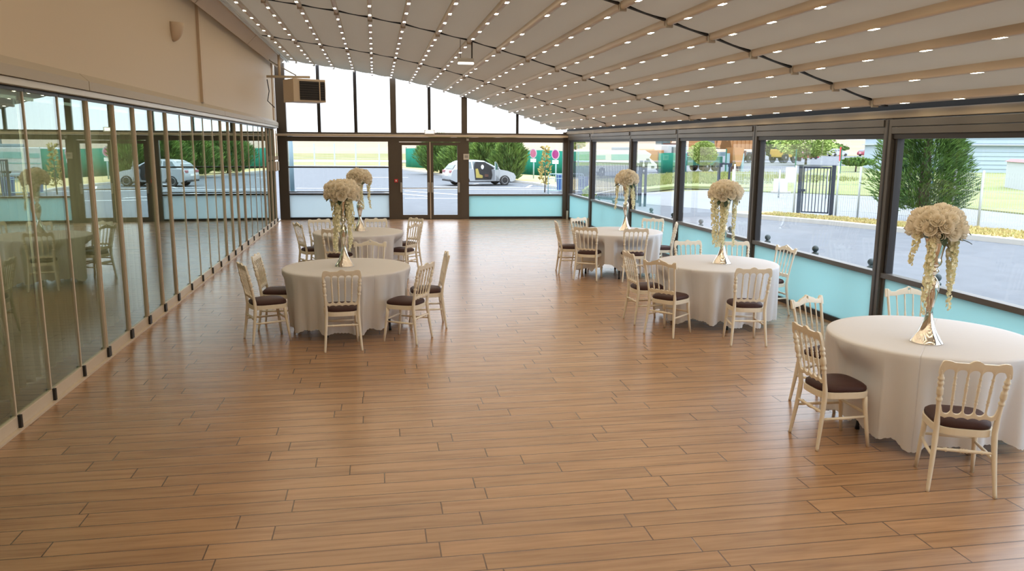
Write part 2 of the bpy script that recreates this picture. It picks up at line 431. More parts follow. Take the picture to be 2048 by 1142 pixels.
# two lock boxes with vertical rods near the far corner
for i, yy in enumerate((23.15, 23.68)):
    t = thing('rod_lock', ('left' if i == 0 else 'right') + ' of two tan lock boxes with rods at far end of sliding glass', 'lock', (XL+.03, yy, 1.62), 0, 'rod locks by the far corner')
    MB().box(-.01, .06, -.10, .10, -.16, .10).obj('lock_box', M['profile'], t, bevel=.006)
    MB().box(-.005, .05, -.06, .06, .14, .25).obj('catch', M['profile'], t, bevel=.004)
    MB().tube([(.02,0,.2),(.02,0,.96)], .016, 8).obj('rod', M['profile'], t, smooth=True)
    MB().box(.06, .064, -.05, .05, -.02, .03).obj('plate', M['whiterail'], t)
# dim space behind the sliding panels
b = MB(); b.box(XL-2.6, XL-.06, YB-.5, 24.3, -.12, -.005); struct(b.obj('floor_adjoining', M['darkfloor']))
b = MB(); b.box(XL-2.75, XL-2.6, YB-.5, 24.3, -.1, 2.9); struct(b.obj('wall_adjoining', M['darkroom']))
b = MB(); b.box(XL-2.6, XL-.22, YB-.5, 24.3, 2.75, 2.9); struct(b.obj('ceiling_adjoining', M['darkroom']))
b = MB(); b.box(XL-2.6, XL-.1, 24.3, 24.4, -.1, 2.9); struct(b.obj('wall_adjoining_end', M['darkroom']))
names = ['nearest', 'second', 'third', 'fourth', 'fifth', 'farthest']
for i in range(6):
    y0 = .8 + i*1.85; nn = 90; vs = []; fs = []
    for k in range(nn+1):
        y = y0 + 1.62*k/nn; x = XL - .42 + .045*sin(k*.62+i) + .02*sin(k*1.31+i*2)
        for z in (.03, 1.3, 2.6): vs.append((x + (.012*sin(k*.9) if z < .1 else 0), y, z))
    for k in range(nn):
        for r in range(2): fs.append((k*3+r, k*3+3+r, k*3+4+r, k*3+1+r))
    o = MB().add(vs, fs).obj('voile_curtain', M['curtain'], smooth=True)
    md = o.modifiers.new('thick', 'SOLIDIFY'); md.thickness = .003
    tag(o, '%s pale voile curtain from the viewer, hanging behind the sliding glass' % names[i], 'curtain', 'curtains behind the sliding glass')

al = bpy.data.lights.new('adjoining_fill_light', 'AREA'); al.shape = 'RECTANGLE'; al.size = 1.0; al.size_y = 14.; al.energy = 130; al.color = (1., 1., .84)  # unseen area light added to brighten the curtains, not a known fitting
ao = bpy.data.objects.new('adjoining_fill_light', al); COL.objects.link(ao); ao.location = (XL-1.4, 7.5, 2.7)
# wall behind the viewer
b = MB(); b.box(XL-.2, XR+.3, YB-.15, YB, 0, 4.7); struct(b.obj('wall_back', M['wall']))

# right wall: posts, frosted lower panels, clear panes above, motor heads
POSTS = [-1.5, 1.75, 5.05, 8.33, 11.58, 14.78, 17.68, 21.13, 23.66]
for i, y in enumerate(POSTS):
    b = MB(); b.box(XR-.02, XR+.14, y-.065, y+.065, 0, 2.56); o = struct(b.obj('trim_%d' % (21+i), M['alu_r'], bevel=.004))
    MB().box(XR-.024, XR-.019, y-.012, y+.012, 0.03, 2.52).obj('channel', M['alu_dark'], o)
for i, (a, c) in enumerate(zip(POSTS, POSTS[1:])):
    nw += 1
    y0, y1 = a+.065, c-.065
    root = struct(link('window_%d' % nw, None, None, (XR, 0, 0)), 'right wall bay with clear pane over frosted pane', 'window')
    MB().box(.03, .045, y0+.05, y1-.05, .07, SILL-.055).obj('frosted_pane', M['frost'], root)
    MB().box(.0, .085, y0, y1, 0, .07).obj('bottom_rail', M['alu_dark'], root)
    MB().box(-.005, .10, y0, y1, SILL-.06, SILL).obj('sill_rail', M['alu_r'], root, bevel=.004)
    fr = MB()
    for s in (y0, y1-.05): fr.box(.02, .10, s, s+.05, .07, SILL-.06)
    fr.obj('lower_side_frame', M['alu_r'], root)
    fr = MB()
    for s in (y0, y1-.075): fr.box(.015, .10, s, s+.035, SILL, HEAD); fr.box(.03, .08, s+.035, s+.075, SILL, HEAD)
    fr.obj('side_channel', M['alu_dark'], root)
    MB().box(.05, .056, y0+.06, y1-.06, SILL, HEAD).obj('clear_pane', M['pane'], root)
    MB().box(.0, .10, y0, y1, HEAD, HEAD+.055).obj('top_rail', M['alu_dark'], root)
    h = MB().box(-.02, .13, y0, y1, HEAD+.055, HEAD+.13).box(-.035, .13, y0, y1, HEAD+.135, HEAD+.215)
    h.obj('motor_head', M['alu_r'], root, bevel=.006)
b = MB(); b.box(XR-.06, XR+.17, YB, 23.8, 2.535, 2.625); struct(b.obj('trim_30', mat('brown_eave_beam', (.30,.26,.205), .5), bevel=.008))
b = MB(); b.box(XR-.03, XR+.12, YB, 23.8, 2.625, 2.80); struct(b.obj('trim_31', M['gap']))
b = MB(); b.box(XR-.20, XR+.25, YB, 23.9, 2.80, 2.86); struct(b.obj('trim_32', M['gap']))
# little pale blocks at the foot of the far posts
b = MB(); b.box(XR-.06, XR-.02, 23.50, 23.60, 0, .26); b.box(XR-.06, XR-.02, 21.1, 21.18, 0, .26); struct(b.obj('trim_33', M['profile']))

# far wall, built in its own frame (u to the right, z up)
FW = struct(link('wall_far', None, None, (-2.8, 24.35, 0), -.0701), 'glazed gable wall at the far end', 'wall')
def U(x): return (x + 2.8)/cos(.0701)
def fwroof(u): return roof(u*cos(.0701) - 2.8) + .055
def fbox(name, x0, x1, z0, z1, m, y0=0., y1=.12, bev=0.):
    return MB().box(U(x0), U(x1), y0, y1, z0, z1).obj(name, m, FW, bevel=bev)
fbox('crossbeam', -2.8, 5.75, 2.29, 2.43, M['alu'], -.02, .14)
fbox('crossbeam_ledge', -2.8, 5.75, 2.435, 2.50, M['batten'], -.09, .12, .008)
fbox('upper_rail', -2.8, 5.75, 2.50, 2.555, M['alu'], .0, .12)
def mull(x, w, m, z0=2.55):
    u = U(x); MB().prism([(u-w/2, z0), (u+w/2, z0), (u+w/2, fwroof(u+w/2)), (u-w/2, fwroof(u-w/2))], 'y', .01, .11).obj('mullion', m, FW)
for x, w, m in ((-1.59,.09,M['alu_dark']), (-.54,.09,M['alu_dark']), (.55,.17,M['alu']), (1.60,.09,M['alu_dark']), (2.63,.17,M['alu']), (4.21,.075,M['alu_dark'])): mull(x, w, m)
fbox('corner_post', -2.80, -2.52, 0, 4.5, M['alu'], -.01, .14)
fbox('corner_post', 5.60, 5.76, 0, 2.6, M['alu'], -.02, .14)
fbox('door_post', .38, .70, 0, 2.29, M['alu'], -.01, .14)
fbox('door_post', 2.50, 2.76, 0, 2.29, M['alu'], -.01, .14)
# upper panes
ux = [-2.52, -1.59, -.54, .55, 1.60, 2.63, 4.21, 5.7]
for a, c in zip(ux, ux[1:]):
    u0_, u1_ = U(a)+.05, U(c)-.05
    MB().prism([(u0_, 2.55), (u1_, 2.55), (u1_, fwroof(u1_)), (u0_, fwroof(u0_))], 'y', .055, .061).obj('gable_pane', M['pane'], FW)
# left bay
fbox('bottom_rail', -2.52, .38, 0, .06, M['alu_dark'], 0, .1)
fbox('mid_rail', -2.52, .38, .73, .775, M['alu_dark'], 0, .1)
fbox('mid_rail', -2.52, .38, .80, .83, M['alu_dark'], .0, .1)
fbox('mid_rail', -2.52, .38, 1.52, 1.56, M['alu_dark'], 0, .1)
fbox('frosted_pane', -2.52, .38, .06, .73, M['frost_white'], .04, .055)
fbox('clear_pane', -2.52, .38, .83, 1.52, M['pane'], .05, .056)
fbox('clear_pane', -2.52, .38, 1.56, 2.29, M['pane'], .05, .056)
# right bay
fbox('bottom_rail', 2.76, 5.60, 0, .07, M['alu_dark'], 0, .1)
fbox('sill_rail', 2.76, 5.60, .70, .75, M['alu_r'], -.01, .1)
fbox('frosted_pane', 2.76, 5.60, .07, .70, M['frost'], .04, .055)
fbox('clear_pane', 2.76, 5.60, .75, 2.29, M['pane'], .05, .056)
# doors
nd = 0
for x0, x1, hx in ((.70, 1.60, 1), (1.62, 2.50, -1)):
    nd += 1
    D = struct(link('door_%d' % nd, None, None, (0, 0, 0)), 'glazed door leaf in the far wall', 'door')
    D.matrix_world = FW.matrix_world.copy(); D.location = (-2.8, 24.35, 0); D.rotation_euler = (0, 0, -.0701)
    u0_, u1_ = U(x0), U(x1)
    f = MB()
    f.box(u0_, u0_+.085, .0, .07, .01, 2.28); f.box(u1_-.085, u1_, .0, .07, .01, 2.28)
    f.box(u0_+.085, u1_-.085, .0, .07, .01, .13); f.box(u0_+.085, u1_-.085, .0, .07, 2.19, 2.28)
    f.obj('door_frame', M['alu'], D)
    MB().box(u0_+.085, u1_-.085, .03, .036, .13, 2.19).obj('pane', M['pane'], D)
    MB().tube([(u0_+.05, -.05, .93), (u1_-.05, -.05, .93)], .014, 8).obj('push_bar', M['grey'], D, smooth=True)
    for u in (u0_+.045, u1_-.045):
        MB().box(u-.03, u+.03, -.065, 0, .80, 1.10).obj('bar_bracket', M['grey'], D, bevel=.02)
fbox('threshold', .70, 2.50, 0, .012, M['alu_dark'], -.02, .12)
fbox('centre_seal', 1.596, 1.625, .0, 2.29, M['profile'], -.012, .03)

def on_far(x, z, dy): return (x, YF(x) + dy, z)
t = thing('emergency_light', 'small lit emergency exit light on the ledge above the glass doors', 'light', on_far(1.60, 2.51, -.07), -.07)
MB().box(-.15, .15, -.04, .04, 0, .13).obj('housing', M['white'], t, bevel=.01)
MB().box(-.12, .12, -.048, -.04, .03, .11).obj('diffuser', M['lit'], t)
t = thing('entry_keypad', 'small pale control box on the post right of the glass doors', 'control box', on_far(2.68, 1.86, -.03), -.07)
MB().box(-.085, .085, -.03, .02, -.085, .085).obj('housing', M['whiterail'], t, bevel=.008)
MB().box(-.05, .05, -.034, -.03, -.03, .045).obj('cover', M['grey'], t)
t = thing('door_release_button', 'tiny red break glass button on the post left of the doors', 'button', on_far(.60, 1.15, -.03), -.07)
MB().box(-.05, .05, -.025, .02, -.05, .05).obj('housing', M['red'], t, bevel=.005); MB().box(-.02, .02, -.03, -.025, -.02, .02).obj('button', M['white'], t)
t = thing('door_sensor', 'small grey sensor with cable under the ledge right of the doors', 'sensor', on_far(2.72, 2.36, -.04), -.07)
MB().box(-.035, .035, -.04, .02, -.03, .03).obj('housing', M['grey'], t, bevel=.005); MB().tube([(-.02,0,.02),(-.05,-.01,.08),(-.06,-.01,.12)], .008, 6).obj('cable', M['grey'], t)

# heater unit hung at the far left corner
t = thing('unit_heater', 'beige box heater with dark grille hung high by the far left corner', 'heater', (-1.78, 22.0, 3.57), 0)
ang = radians(-20); ca, sa = cos(ang), sin(ang)
hb = MB().box(-.44, .44, -.34, .36, -.29, .29); o = hb.obj('cabinet', M['heater'], t, bevel=.012, rotz=radians(27))
MB().box(-.27, .41, -.355, -.335, -.24, .23).obj('grille_recess', M['black'], o)
g = MB()
for k in range(8): g.box(-.27, .41, -.37, -.345, -.225+.06*k, -.212+.06*k)
g.obj('grille_slats', mat('dark_slat', (.06,.05,.045), .5), o); MB().box(.25, .275, -.375, -.34, -.24, .23).obj('grille_bar', M['heater'], o)
MB().box(-.95, .15, .0, .07, .33, .39).obj('bracket_arm', M['ledge'], t)
MB().tube([(-.62,.03,.38),(-.62,.03,.95)], .035, 10).obj('flue_pipe', M['heater'], t, smooth=True)
MB().tube([(-.95,.05,.95),(-.85,.05,.76),(-.7,.05,.67),(-.2,.05,.40)], .016, 8).obj('supply_hose', M['grey'], t, smooth=True)
MB().tube([(-.96,.2,.3),(-.92,.2,.0),(-.97,.2,-.25),(-.8,.2,-.42)], .012, 6).obj('cable', M['bracket'], t, smooth=True)

# wall lamp and hanging exit sign
t = thing('wall_light', 'tan quarter dome light on the left wall near the pilaster', 'wall light', (XL, 12.42, 3.78), 0)
vs = []; fs = []; nu, nv = 14, 8
for j in range(nv+1):
    for k in range(nu+1):
        a = pi*k/nu; e = (pi/2)*j/nv
        vs.append((.16*sin(a)*cos(e), .14*cos(a)*cos(e)*1.0, .12 - .26*sin(e)))
for j in range(nv):
    for k in range(nu): q = j*(nu+1)+k; fs.append((q, q+1, q+nu+2, q+nu+1))
o = MB().add(vs, fs).obj('shade', M['walltrim'], t, smooth=True); md = o.modifiers.new('thick', 'SOLIDIFY'); md.thickness = .006
MB().box(0, .012, -.07, .07, -.12, .12).obj('back_plate', M['walltrim'], t)
zz = roof(1.5)
t = thing('hanging_exit_light', 'slim exit light hanging on two rods from the roof guide', 'light', (1.50, 13.40, zz), 0)
MB().box(-.13, .13, -.035, .035, -.33, -.27).obj('housing', M['grey'], t, bevel=.01)
MB().box(-.13, .13, -.03, .03, -.365, -.335).obj('diffuser', M['lit'], t, bevel=.008)
for s, r_ in ((-.09, .004), (.10, .012)): MB().tube([(s,0,-.27),(s,0,.03)], r_, 8).obj('rod', M['alu_dark'], t)

# ------------------------------------------------------------------ chairs
def outline(y0, y1, wf, wr, n=40, p=3.6):
    pts = []
    for k in range(n):
        a = 2*pi*k/n; c, s_ = cos(a), sin(a)
        ex = math.copysign(abs(c)**(2/p), c); ey = math.copysign(abs(s_)**(2/p), s_)
        y = (y0+y1)/2 + (y1-y0)/2*ey
        w = wr + (wf-wr)*(y-y0)/(y1-y0)
        pts.append((w*ex, y))
    return pts
def back_y(z):
    if z < .42: return -.165 - .05*((.42-z)/.42)**1.2
    return -.165 - .09*((z-.42)/.48)**1.25
def post_x(z, top):
    if z < .42: return .170 + .028*((.42-z)/.42)**1.3
    return .170 + (top-.170)*((z-.42)/.48)**1.2
def make_chair(kind):
    t = link('banquet_chair', None); m = M['cream']
    S_ = kind == 'S'
    top = .196 if S_ else .200
    cush = MB(); ring = outline(-.178, .208, .196, .170); vs = []; fs = []; n = len(ring)
    lv = [(.985,.432),(1.0,.445),(.985,.462),(.90,.476),(.70,.486),(.40,.491),(.1,.492)]
    for sc_, z in lv:
        for x, y in ring: vs.append((x*sc_, .015+(y-.015)*sc_, z))
    for j in range(len(lv)-1):
        for k in range(n): k2 = (k+1) % n; fs.append((j*n+k, j*n+k2, (j+1)*n+k2, (j+1)*n+k))
    fs.append(tuple(range((len(lv)-1)*n, len(lv)*n))); fs.append(tuple(reversed(range(n))))
    cush.add(vs, fs).obj('seat_cushion', M['seat'], t, smooth=True)
    MB().prism(outline(-.186, .214, .203, .176), 'z', .385, .433).obj('seat_frame', m, t, bevel=.004)
    zs = [0,.02,.10,.20,.30,.36,.42,.47,.52]
    zs += [.54+.36*k/44 for k in range(45)]
    for s in (-1, 1):
        pts = []; rs = []
        for z in zs:
            if z > (.842 if S_ else .90): continue
            pts.append((s*post_x(z, top), back_y(z), z))
            r_ = .012 + .007*min(z/.36, 1) if z < .40 else .0185
            if z > .5: r_ = .0150 if S_ else .0125
            if S_ and .60 < z < .80:
                for c in (.625, .665, .682, .699, .74, .775):
                    if abs(z-c) < .006: r_ = .0205
            if S_ and z > .795: r_ = .0115
            rs.append(r_)
        MB().tube(pts, rs, 10).obj('leg', m, t, smooth=True)
        MB().tube([(s*.158,.166,.39),(s*.161,.174,.30),(s*.172,.196,.12),(s*.179,.212,0)], [.0205,.0180,.0150,.0125], 10).obj('leg', m, t, smooth=True)
    # back
    if S_:
        px = [-.182,-.109,-.0365,.0365,.109,.182]
        def arch(x, base, rise, sgn):
            for a, c in zip(px, px[1:]):
                if a <= x <= c:
                    q = (x-(a+c)/2)/((c-a)/2); q = max(-1, min(1, q))
                    return base + sgn*rise*(1-abs(q)**2.6)**.5 if abs(q) < 1 else base
            return base
        def hi(x):
            q = abs(x)/.206
            h = .888 + .020*max(0, cos(q*pi*2.5))*(1 if q < .2 else .55)
            if q > .90: h -= .050*((q-.90)/.10)**2.5
            return h
        def lo(x): return arch(x, .790, .052, 1) if abs(x) < .182 else .80
        xs_ = [-.206+.412*k/140 for k in range(141)]
        MB().plate(xs_, lo, hi, .024, back_y).obj('crest_rail', m, t, smooth='auto')
        px2 = [-.160,-.100,-.0335,.0335,.100,.160]; px[:] = px2
        def hi2(x): return arch(x, .585, .055, -1)
        def lo2(x): return .500 + .010*abs(sin(x*pi/.067))
        MB().plate([-.168+.336*k/80 for k in range(81)], lo2, lambda x: max(hi2(x), lo2(x)+.02), .022, back_y).obj('lower_rail', m, t, smooth='auto')
        for a, c in zip((-.100,-.0335,.0335,.100), (-.109,-.0365,.0365,.109)):
            pts = []; rs = []
            for k in range(37):
                q = k/36; z = .55+.27*q; pts.append((a+(c-a)*q, back_y(z), z))
                r_ = .0068 + .0022*sin(q*pi)
                for cc in (.22,.30,.55,.62,.69,.86):
                    if abs(q-cc) < .016: r_ = .0118
                rs.append(r_)
            MB().tube(pts, rs, 8).obj('spindle', m, t, smooth=True)
    else:
        def hi(x):
            q = abs(x)
            h = .876 + .040*(.5+.5*cos(min(1, q/.135)*pi))**.85 + .006*max(0, cos((q-.09)/.03*pi/2) if abs(q-.09) < .03 else 0)
            if q > .165: h += .026*sin(min(1, (q-.165)/.045)*pi*.62)
            if q < .024: h += .010*cos(q/.024*pi/2)
            return h
        def lo(x):
            q = abs(x); return .838 + .020*max(0, cos(q/.13*pi/2) if q < .13 else 0) - (.012*((q-.17)/.05) if q > .17 else 0)
        hc, hr = .902, .012
        xl = [-.222+.444*k/100 for k in range(101)]
        cr = MB()
        cr.plate([x for x in xl if x <= -hr+.0005], lo, hi, .022, back_y); cr.plate([x for x in xl if x >= hr-.0005], lo, hi, .022, back_y)
        xm = [-hr + 2*hr*k/12 for k in range(13)]
        cr.plate(xm, lo, lambda x: hc - sqrt(max(0, hr*hr-x*x)), .022, back_y); cr.plate(xm, lambda x: hc + sqrt(max(0, hr*hr-x*x)), hi, .022, back_y)
        cr.obj('crest_rail', m, t, smooth='auto')
        def hi2(x): return .545 + .012*abs(cos(x*pi/.067))
        def lo2(x): return .505 + .010*abs(sin(x*pi/.067))
        MB().plate([-.172+.344*k/80 for k in range(81)], lo2, hi2, .020, back_y).obj('lower_rail', m, t, smooth='auto')
        for a, c in zip((-.100,-.0335,.0335,.100), (-.116,-.039,.039,.116)):
            pts = []; rs = []
            for k in range(37):
                q = k/36; z = .54+.32*q; pts.append((a+(c-a)*q, back_y(z), z))
                rs.append(.0060 + .0042*math.exp(-((q-.12)/.07)**2) + .0042*math.exp(-((q-.40)/.06)**2) + .002*math.exp(-((q-.9)/.05)**2))
            MB().tube(pts, rs, 8).obj('spindle', m, t, smooth=True)
    # stretchers
    for s in (-1, 1):
        MB().tube([(s*.181, back_y(.235), .235), (s*.178, 0, .235), (s*.165, .182, .235)], [.009,.012,.009], 8).obj('stretcher', m, t, smooth=True)
    MB().tube([(-.164,.180,.262), (0,.180,.262), (.164,.180,.262)], [.009,.012,.009], 8).obj('stretcher', m, t, smooth=True)
    pts = []; rs = []
    for k in range(41):
        q = k/40; pts.append((-.176+.352*q, back_y(.285), .285))
        r_ = .009 + .003*sin(q*pi)
        if abs(q-.5) < .02 or abs(q-.44) < .012 or abs(q-.56) < .012 or abs(q-.2) < .012 or abs(q-.8) < .012: r_ = .0165
        rs.append(r_)
    MB().tube(pts, rs, 8).obj('stretcher', m, t, smooth=True)
    return t
proto = {'S': make_chair('S'), 'H': make_chair('H')}
used = set(); POSE = {}
NL, FL, FR, MR, NR = 'near left table', 'far left table', 'far right table', 'middle right table', 'nearest right table'
CH = [ # kind, rear feet midpoint, facing, label, table
 ('S', (-.384,8.556), (-.09,1), 'cream chair with its back to us in front of the near left table', NL),
 ('S', (.51,8.91), (-.87,.5), 'cream chair turned left at the front right of the near left table', NL),
 ('H', (.81,9.725), (-1,-.02), 'thin crested cream chair side on, right of the near left table', NL),
 ('H', (-.10,10.98), (-.12,-1), 'thin crested cream chair facing us behind the near left table', NL),
 ('S', (-1.415,9.905), (1,-.08), 'farther of two cream chairs left of the near left table', NL),
 ('S', (-1.465,9.17), (.925,.38), 'nearer of two cream chairs left of the near left table', NL),
 ('H', (-1.28,13.74), (.9,.40), 'cream chair facing right at the left side of the far left table', FL),
 ('S', (-1.00,14.50), (.35,-.94), 'cream chair behind the far left table, left of its vase', FL),
 ('S', (-.015,14.52), (0,-1), 'cream chair behind the far left table, right of its vase', FL),
 ('H', (.60,13.42), (-.85,.55), 'nearer of two cream chairs right of the far left table', FL),
 ('S', (.68,14.55), (-.8,-.6), 'farther of two cream chairs right of the far left table', FL),
 ('S', (-.66,12.80), (.25,.97), 'cream chair in front of the far left table, behind the near vase', FL),
 ('S', (3.14,13.62), (1,-.1), 'cream chair side on at the left end of the far right table', FR),
 ('S', (3.70,14.28), (.5,-.86), 'cream chair behind the far right table, left of its vase', FR),
 ('S', (3.395,12.67), (.5,.87), 'cream chair at the front left of the far right table', FR),
 ('S', (4.15,12.37), (.15,.99), 'cream chair with its back to us in front of the far right table', FR),
 ('S', (5.02,14.02), (-.45,-.9), 'pale chair behind the far right table against the frosted glass', FR),
 ('S', (5.13,13.2), (-.95,.3), 'cream chair side on at the right end of the far right table', FR),
 ('S', (3.15,9.555), (1,.05), 'cream chair side on, leftmost at the middle right table', MR),
 ('H', (3.255,8.75), (.78,.62), 'cream chair with pierced crest at the front left of the middle right table', MR),
 ('S', (4.09,8.125), (.18,.98), 'cream chair with its back to us in front of the middle right table', MR),
 ('S', (4.34,10.60), (0,-1), 'cream chair behind the middle right table, left of its vase', MR),
 ('S', (4.98,10.48), (-.3,-.95), 'cream chair behind the middle right table, right of its vase', MR),
 ('H', (5.36,9.80), (-1,-.12), 'pale chair with pierced crest at the right end of the middle right table', MR),
 ('H', (3.76,6.36), (.42,-.9), 'cream chair with pierced crest at the back left of the nearest right table', NR),
 ('S', (3.173,5.33), (1,0), 'cream chair facing right at the left side of the nearest right table', NR),
 ('S', (3.694,4.29), (.41,.91), 'cream chair with its back to us in front of the nearest right table', NR),
 ('H', (4.93,6.62), (-.2,-.98), 'white chair behind the nearest right table against the frosted glass', NR)]
for k, (mx, my), (fx, fy), lab, tb in CH:
    l = sqrt(fx*fx+fy*fy); fx /= l; fy /= l
    loc = (mx + fx*.215, my + fy*.215, 0); rz = math.atan2(-fx, fy)
    if k in used: o = dup(proto[k], loc, rz, lab)
    else: o = proto[k]; o.location = loc; o.rotation_euler = (0, 0, rz); used.add(k)
    tag(o, lab, 'chair', 'chairs around the ' + tb); POSE.setdefault(tb, []).append((loc[0], loc[1], fx, fy))

# ------------------------------------------------------------------ tables, cloths, vases, bouquets
VASE = [(.118,0),(.116,.006),(.095,.035),(.066,.085),(.045,.14),(.030,.20),(.0235,.24),(.028,.28),(.040,.335),(.050,.385),(.053,.425),(.048,.46),(.032,.49),
        (.020,.505),(.018,.515),(.026,.530),(.040,.545),(.042,.556),(.032,.570),(.030,.580),(.050,.600),(.055,.622),(.052,.640),(.050,.650),(.058,.70),(.068,.75),(.082,.800),(.086,.806),(.080,.80),(.05,.70)]
vasem = MB().lathe(VASE, 32).mesh('vase', M['mirror'], smooth=True)
def rose_mesh(seed):
    q = random.Random(seed); b = MB()
    def petal(a, rad, hgt, width, open_, tilt):
        nu, nv = 5, 4; vs = []; fs = []
        for j in range(nv+1):
            v = j/nv
            for i in range(nu+1):
                u = (i/nu-.5)*2
                rr_ = rad*(.30 + .78*sin(min(1., v*1.12)*pi*.5)**.8 - .08*v**3) + open_*v**4
                aa = a + u*width*min(1, .45+v*1.2)*(1-.30*v**5)
                z = hgt*(v**.85) - open_*.5*v**4 - .014*abs(u)**3*v*(rad/.03)
                vs.append((rr_*cos(aa), rr_*sin(aa), z))
        for j in range(nv):
            for i in range(nu): k = j*(nu+1)+i; fs.append((k, k+1, k+nu+2, k+nu+1))
        b.add(vs, fs)
    for ring, (n, rad, h, w, op) in enumerate(((3,.010,.052,1.25,-.002),(4,.020,.053,1.05,.000),(5,.030,.049,.90,.003),(6,.038,.041,.78,.008))):
        for k in range(n): petal(2*pi*k/n + ring*.6 + q.uniform(-.15,.15), rad, h*q.uniform(.92,1.05), w, op, 0)
    b.ball((0,0,.012), (.016,.016,.022), 10, 6)
    return b.mesh('rose', M['rose'], smooth=True)
roses = [rose_mesh(s) for s in range(3)]
def strand_mesh(ln, seed):
    q = random.Random(seed); b = MB()
    n = 12; pts = []
    for k in range(n+1):
        s = k/n; pts.append((.02*sin(s*3+seed), .02*cos(s*2.2+seed), -ln*s))
    b.tube(pts, .0022, 5)
    m = int(ln*230)
    for k in range(m):
        s = (k+q.random())/m; z = -ln*s; w = .030*(1-.55*s)
        a = q.uniform(0, 2*pi); c = Vector((.02*sin(s*3+seed)+w*cos(a)*q.uniform(.2,1), .02*cos(s*2.2+seed)+w*sin(a)*q.uniform(.2,1), z))
        sz = q.uniform(.014,.023)*(1-.4*s)
        ax = Vector((cos(a), sin(a), q.uniform(-.6,.3))).normalized(); t1 = ax.orthogonal().normalized(); t2 = ax.cross(t1)
        vs = [c - ax*sz*.2]
        for i in range(5):
            e = 2*pi*i/5; vs.append(c + (t1*cos(e)+t2*sin(e))*sz + ax*sz*.5)
        vs.append(c + ax*sz*.15)
        b.add(vs, [(0, i+1, (i+1) % 5+1) for i in range(5)] + [(6, (i+1) % 5+1, i+1) for i in range(5)])
    return b.mesh('blossom_strand', M['strand'])
def leaf_mesh():
    b = MB(); vs = []; fs = []
    for j in range(7):
        v = j/6; w = .026*sin(pi*(v*.92+.04))**.8
        for s in (-1, 0, 1): vs.append((s*w, v*.085, .006*abs(s) - .03*v*v))
    for j in range(6):
        for s in range(2): k = j*3+s; fs.append((k, k+1, k+4, k+3))
    return b.add(vs, fs).mesh('leaf', M['leaf'], smooth=True)
leafm = leaf_mesh()
def orient(o, d, roll=0.):
    o.rotation_mode = 'XYZ'; o.rotation_euler = (Vector(d).to_track_quat('Z', 'Y') @ Matrix.Rotation(roll, 3, 'Z').to_quaternion()).to_euler()

def seat_limit(c, th, poses):
    best = 9.
    dx, dy = cos(th), sin(th)
    for px_, py_, fx, fy in poses:
        ox, oy = c[0]-px_, c[1]-py_
        # chair axes: forward (fx, fy), right (fy, -fx)
        lo_, hi_ = 0., 9.
        for o_, d_, a_, b_ in ((ox*fx+oy*fy, dx*fx+dy*fy, -.25, .232), (ox*fy-oy*fx, dx*fy-dy*fx, -.225, .225)):
            if abs(d_) < 1e-6:
                if not a_ < o_ < b_: lo_ = 99.
                continue
            t0, t1 = sorted(((a_-o_)/d_, (b_-o_)/d_)); lo_ = max(lo_, t0); hi_ = min(hi_, t1)
        if lo_ < hi_ and lo_ > 0: best = min(best, lo_)
    return best
def cloth(name, c, seed, lift=None, label='', poses=()):
    q = random.Random(seed); na = 420; vs = []; fs = []
    Rt = .765
    ph = [q.uniform(0, 2*pi) for _ in range(5)]
    raw = [max(.595, seat_limit(c, 2*pi*k/na + .35+seed*.1, poses) - .012) for k in range(na)]
    mn = [min(raw[(k+j) % na] for j in range(-4, 5)) for k in range(na)]
    lim = [sum(min(mn[(k+j) % na], .86) for j in range(-4, 5))/9 for k in range(na)]
    rings = [('top', r_) for r_ in (.0001,.15,.3,.45,.6,.70)]
    rows = []
    for _, r_ in rings: rows.append([(r_*cos(2*pi*k/na), r_*sin(2*pi*k/na), .7535) for k in range(na)])
    for a in (15, 35, 60, 85):
        e = radians(a); rows.append([((Rt-.02+.02*sin(e))*cos(2*pi*k/na), (Rt-.02+.02*sin(e))*sin(2*pi*k/na), .7335+.02*cos(e)) for k in range(na)])
    nd_ = 18
    for j in range(1, nd_+1):
        v = j/nd_; row = []
        for k in range(na):
            th = 2*pi*k/na
            f = sin(13*th+ph[0]+.9*sin(3*th+ph[1])) + .55*sin(23*th+ph[2]+.6*sin(5*th)) + .30*sin(5*th+ph[3])
            am = .185*v**.75*(.70+.30*sin(2*th+ph[4]))
            hem = .092 - .018*f + .022*sin(4*th+ph[1]) - .008*abs(sin(60*th))
            if lift:
                dth = (th-lift[0]+pi) % (2*pi) - pi; hem += lift[1]*math.exp(-(dth/lift[2])**2)
            hem = max(hem, .035)
            g_ = f*.62; g_ = g_*abs(g_)**.15
            r_ = Rt + .022*v**.5 - am*(.5-.5*math.tanh(f*.9))
            z = .7335 + (hem-.7335)*v
            w_ = max(0, min(1, (.715-z)/.20)); w_ = w_*w_*(3-2*w_)
            r_ = r_*(1-w_) + min(r_, lim[k])*w_
            row.append((r_*cos(th), r_*sin(th), z))
        rows.append(row)
    for row in rows: vs += row
    for j in range(len(rows)-1):
        for k in range(na): k2 = (k+1) % na; fs.append((j*na+k, j*na+k2, (j+1)*na+k2, (j+1)*na+k))
    fs.append(tuple(range(na)))
    o = MB().add(vs, fs).obj(name, M['cloth'], smooth=True, loc=(c[0], c[1], 0), rotz=.35+seed*.1)
    return tag(o, label, 'tablecloth', 'round white tablecloths')

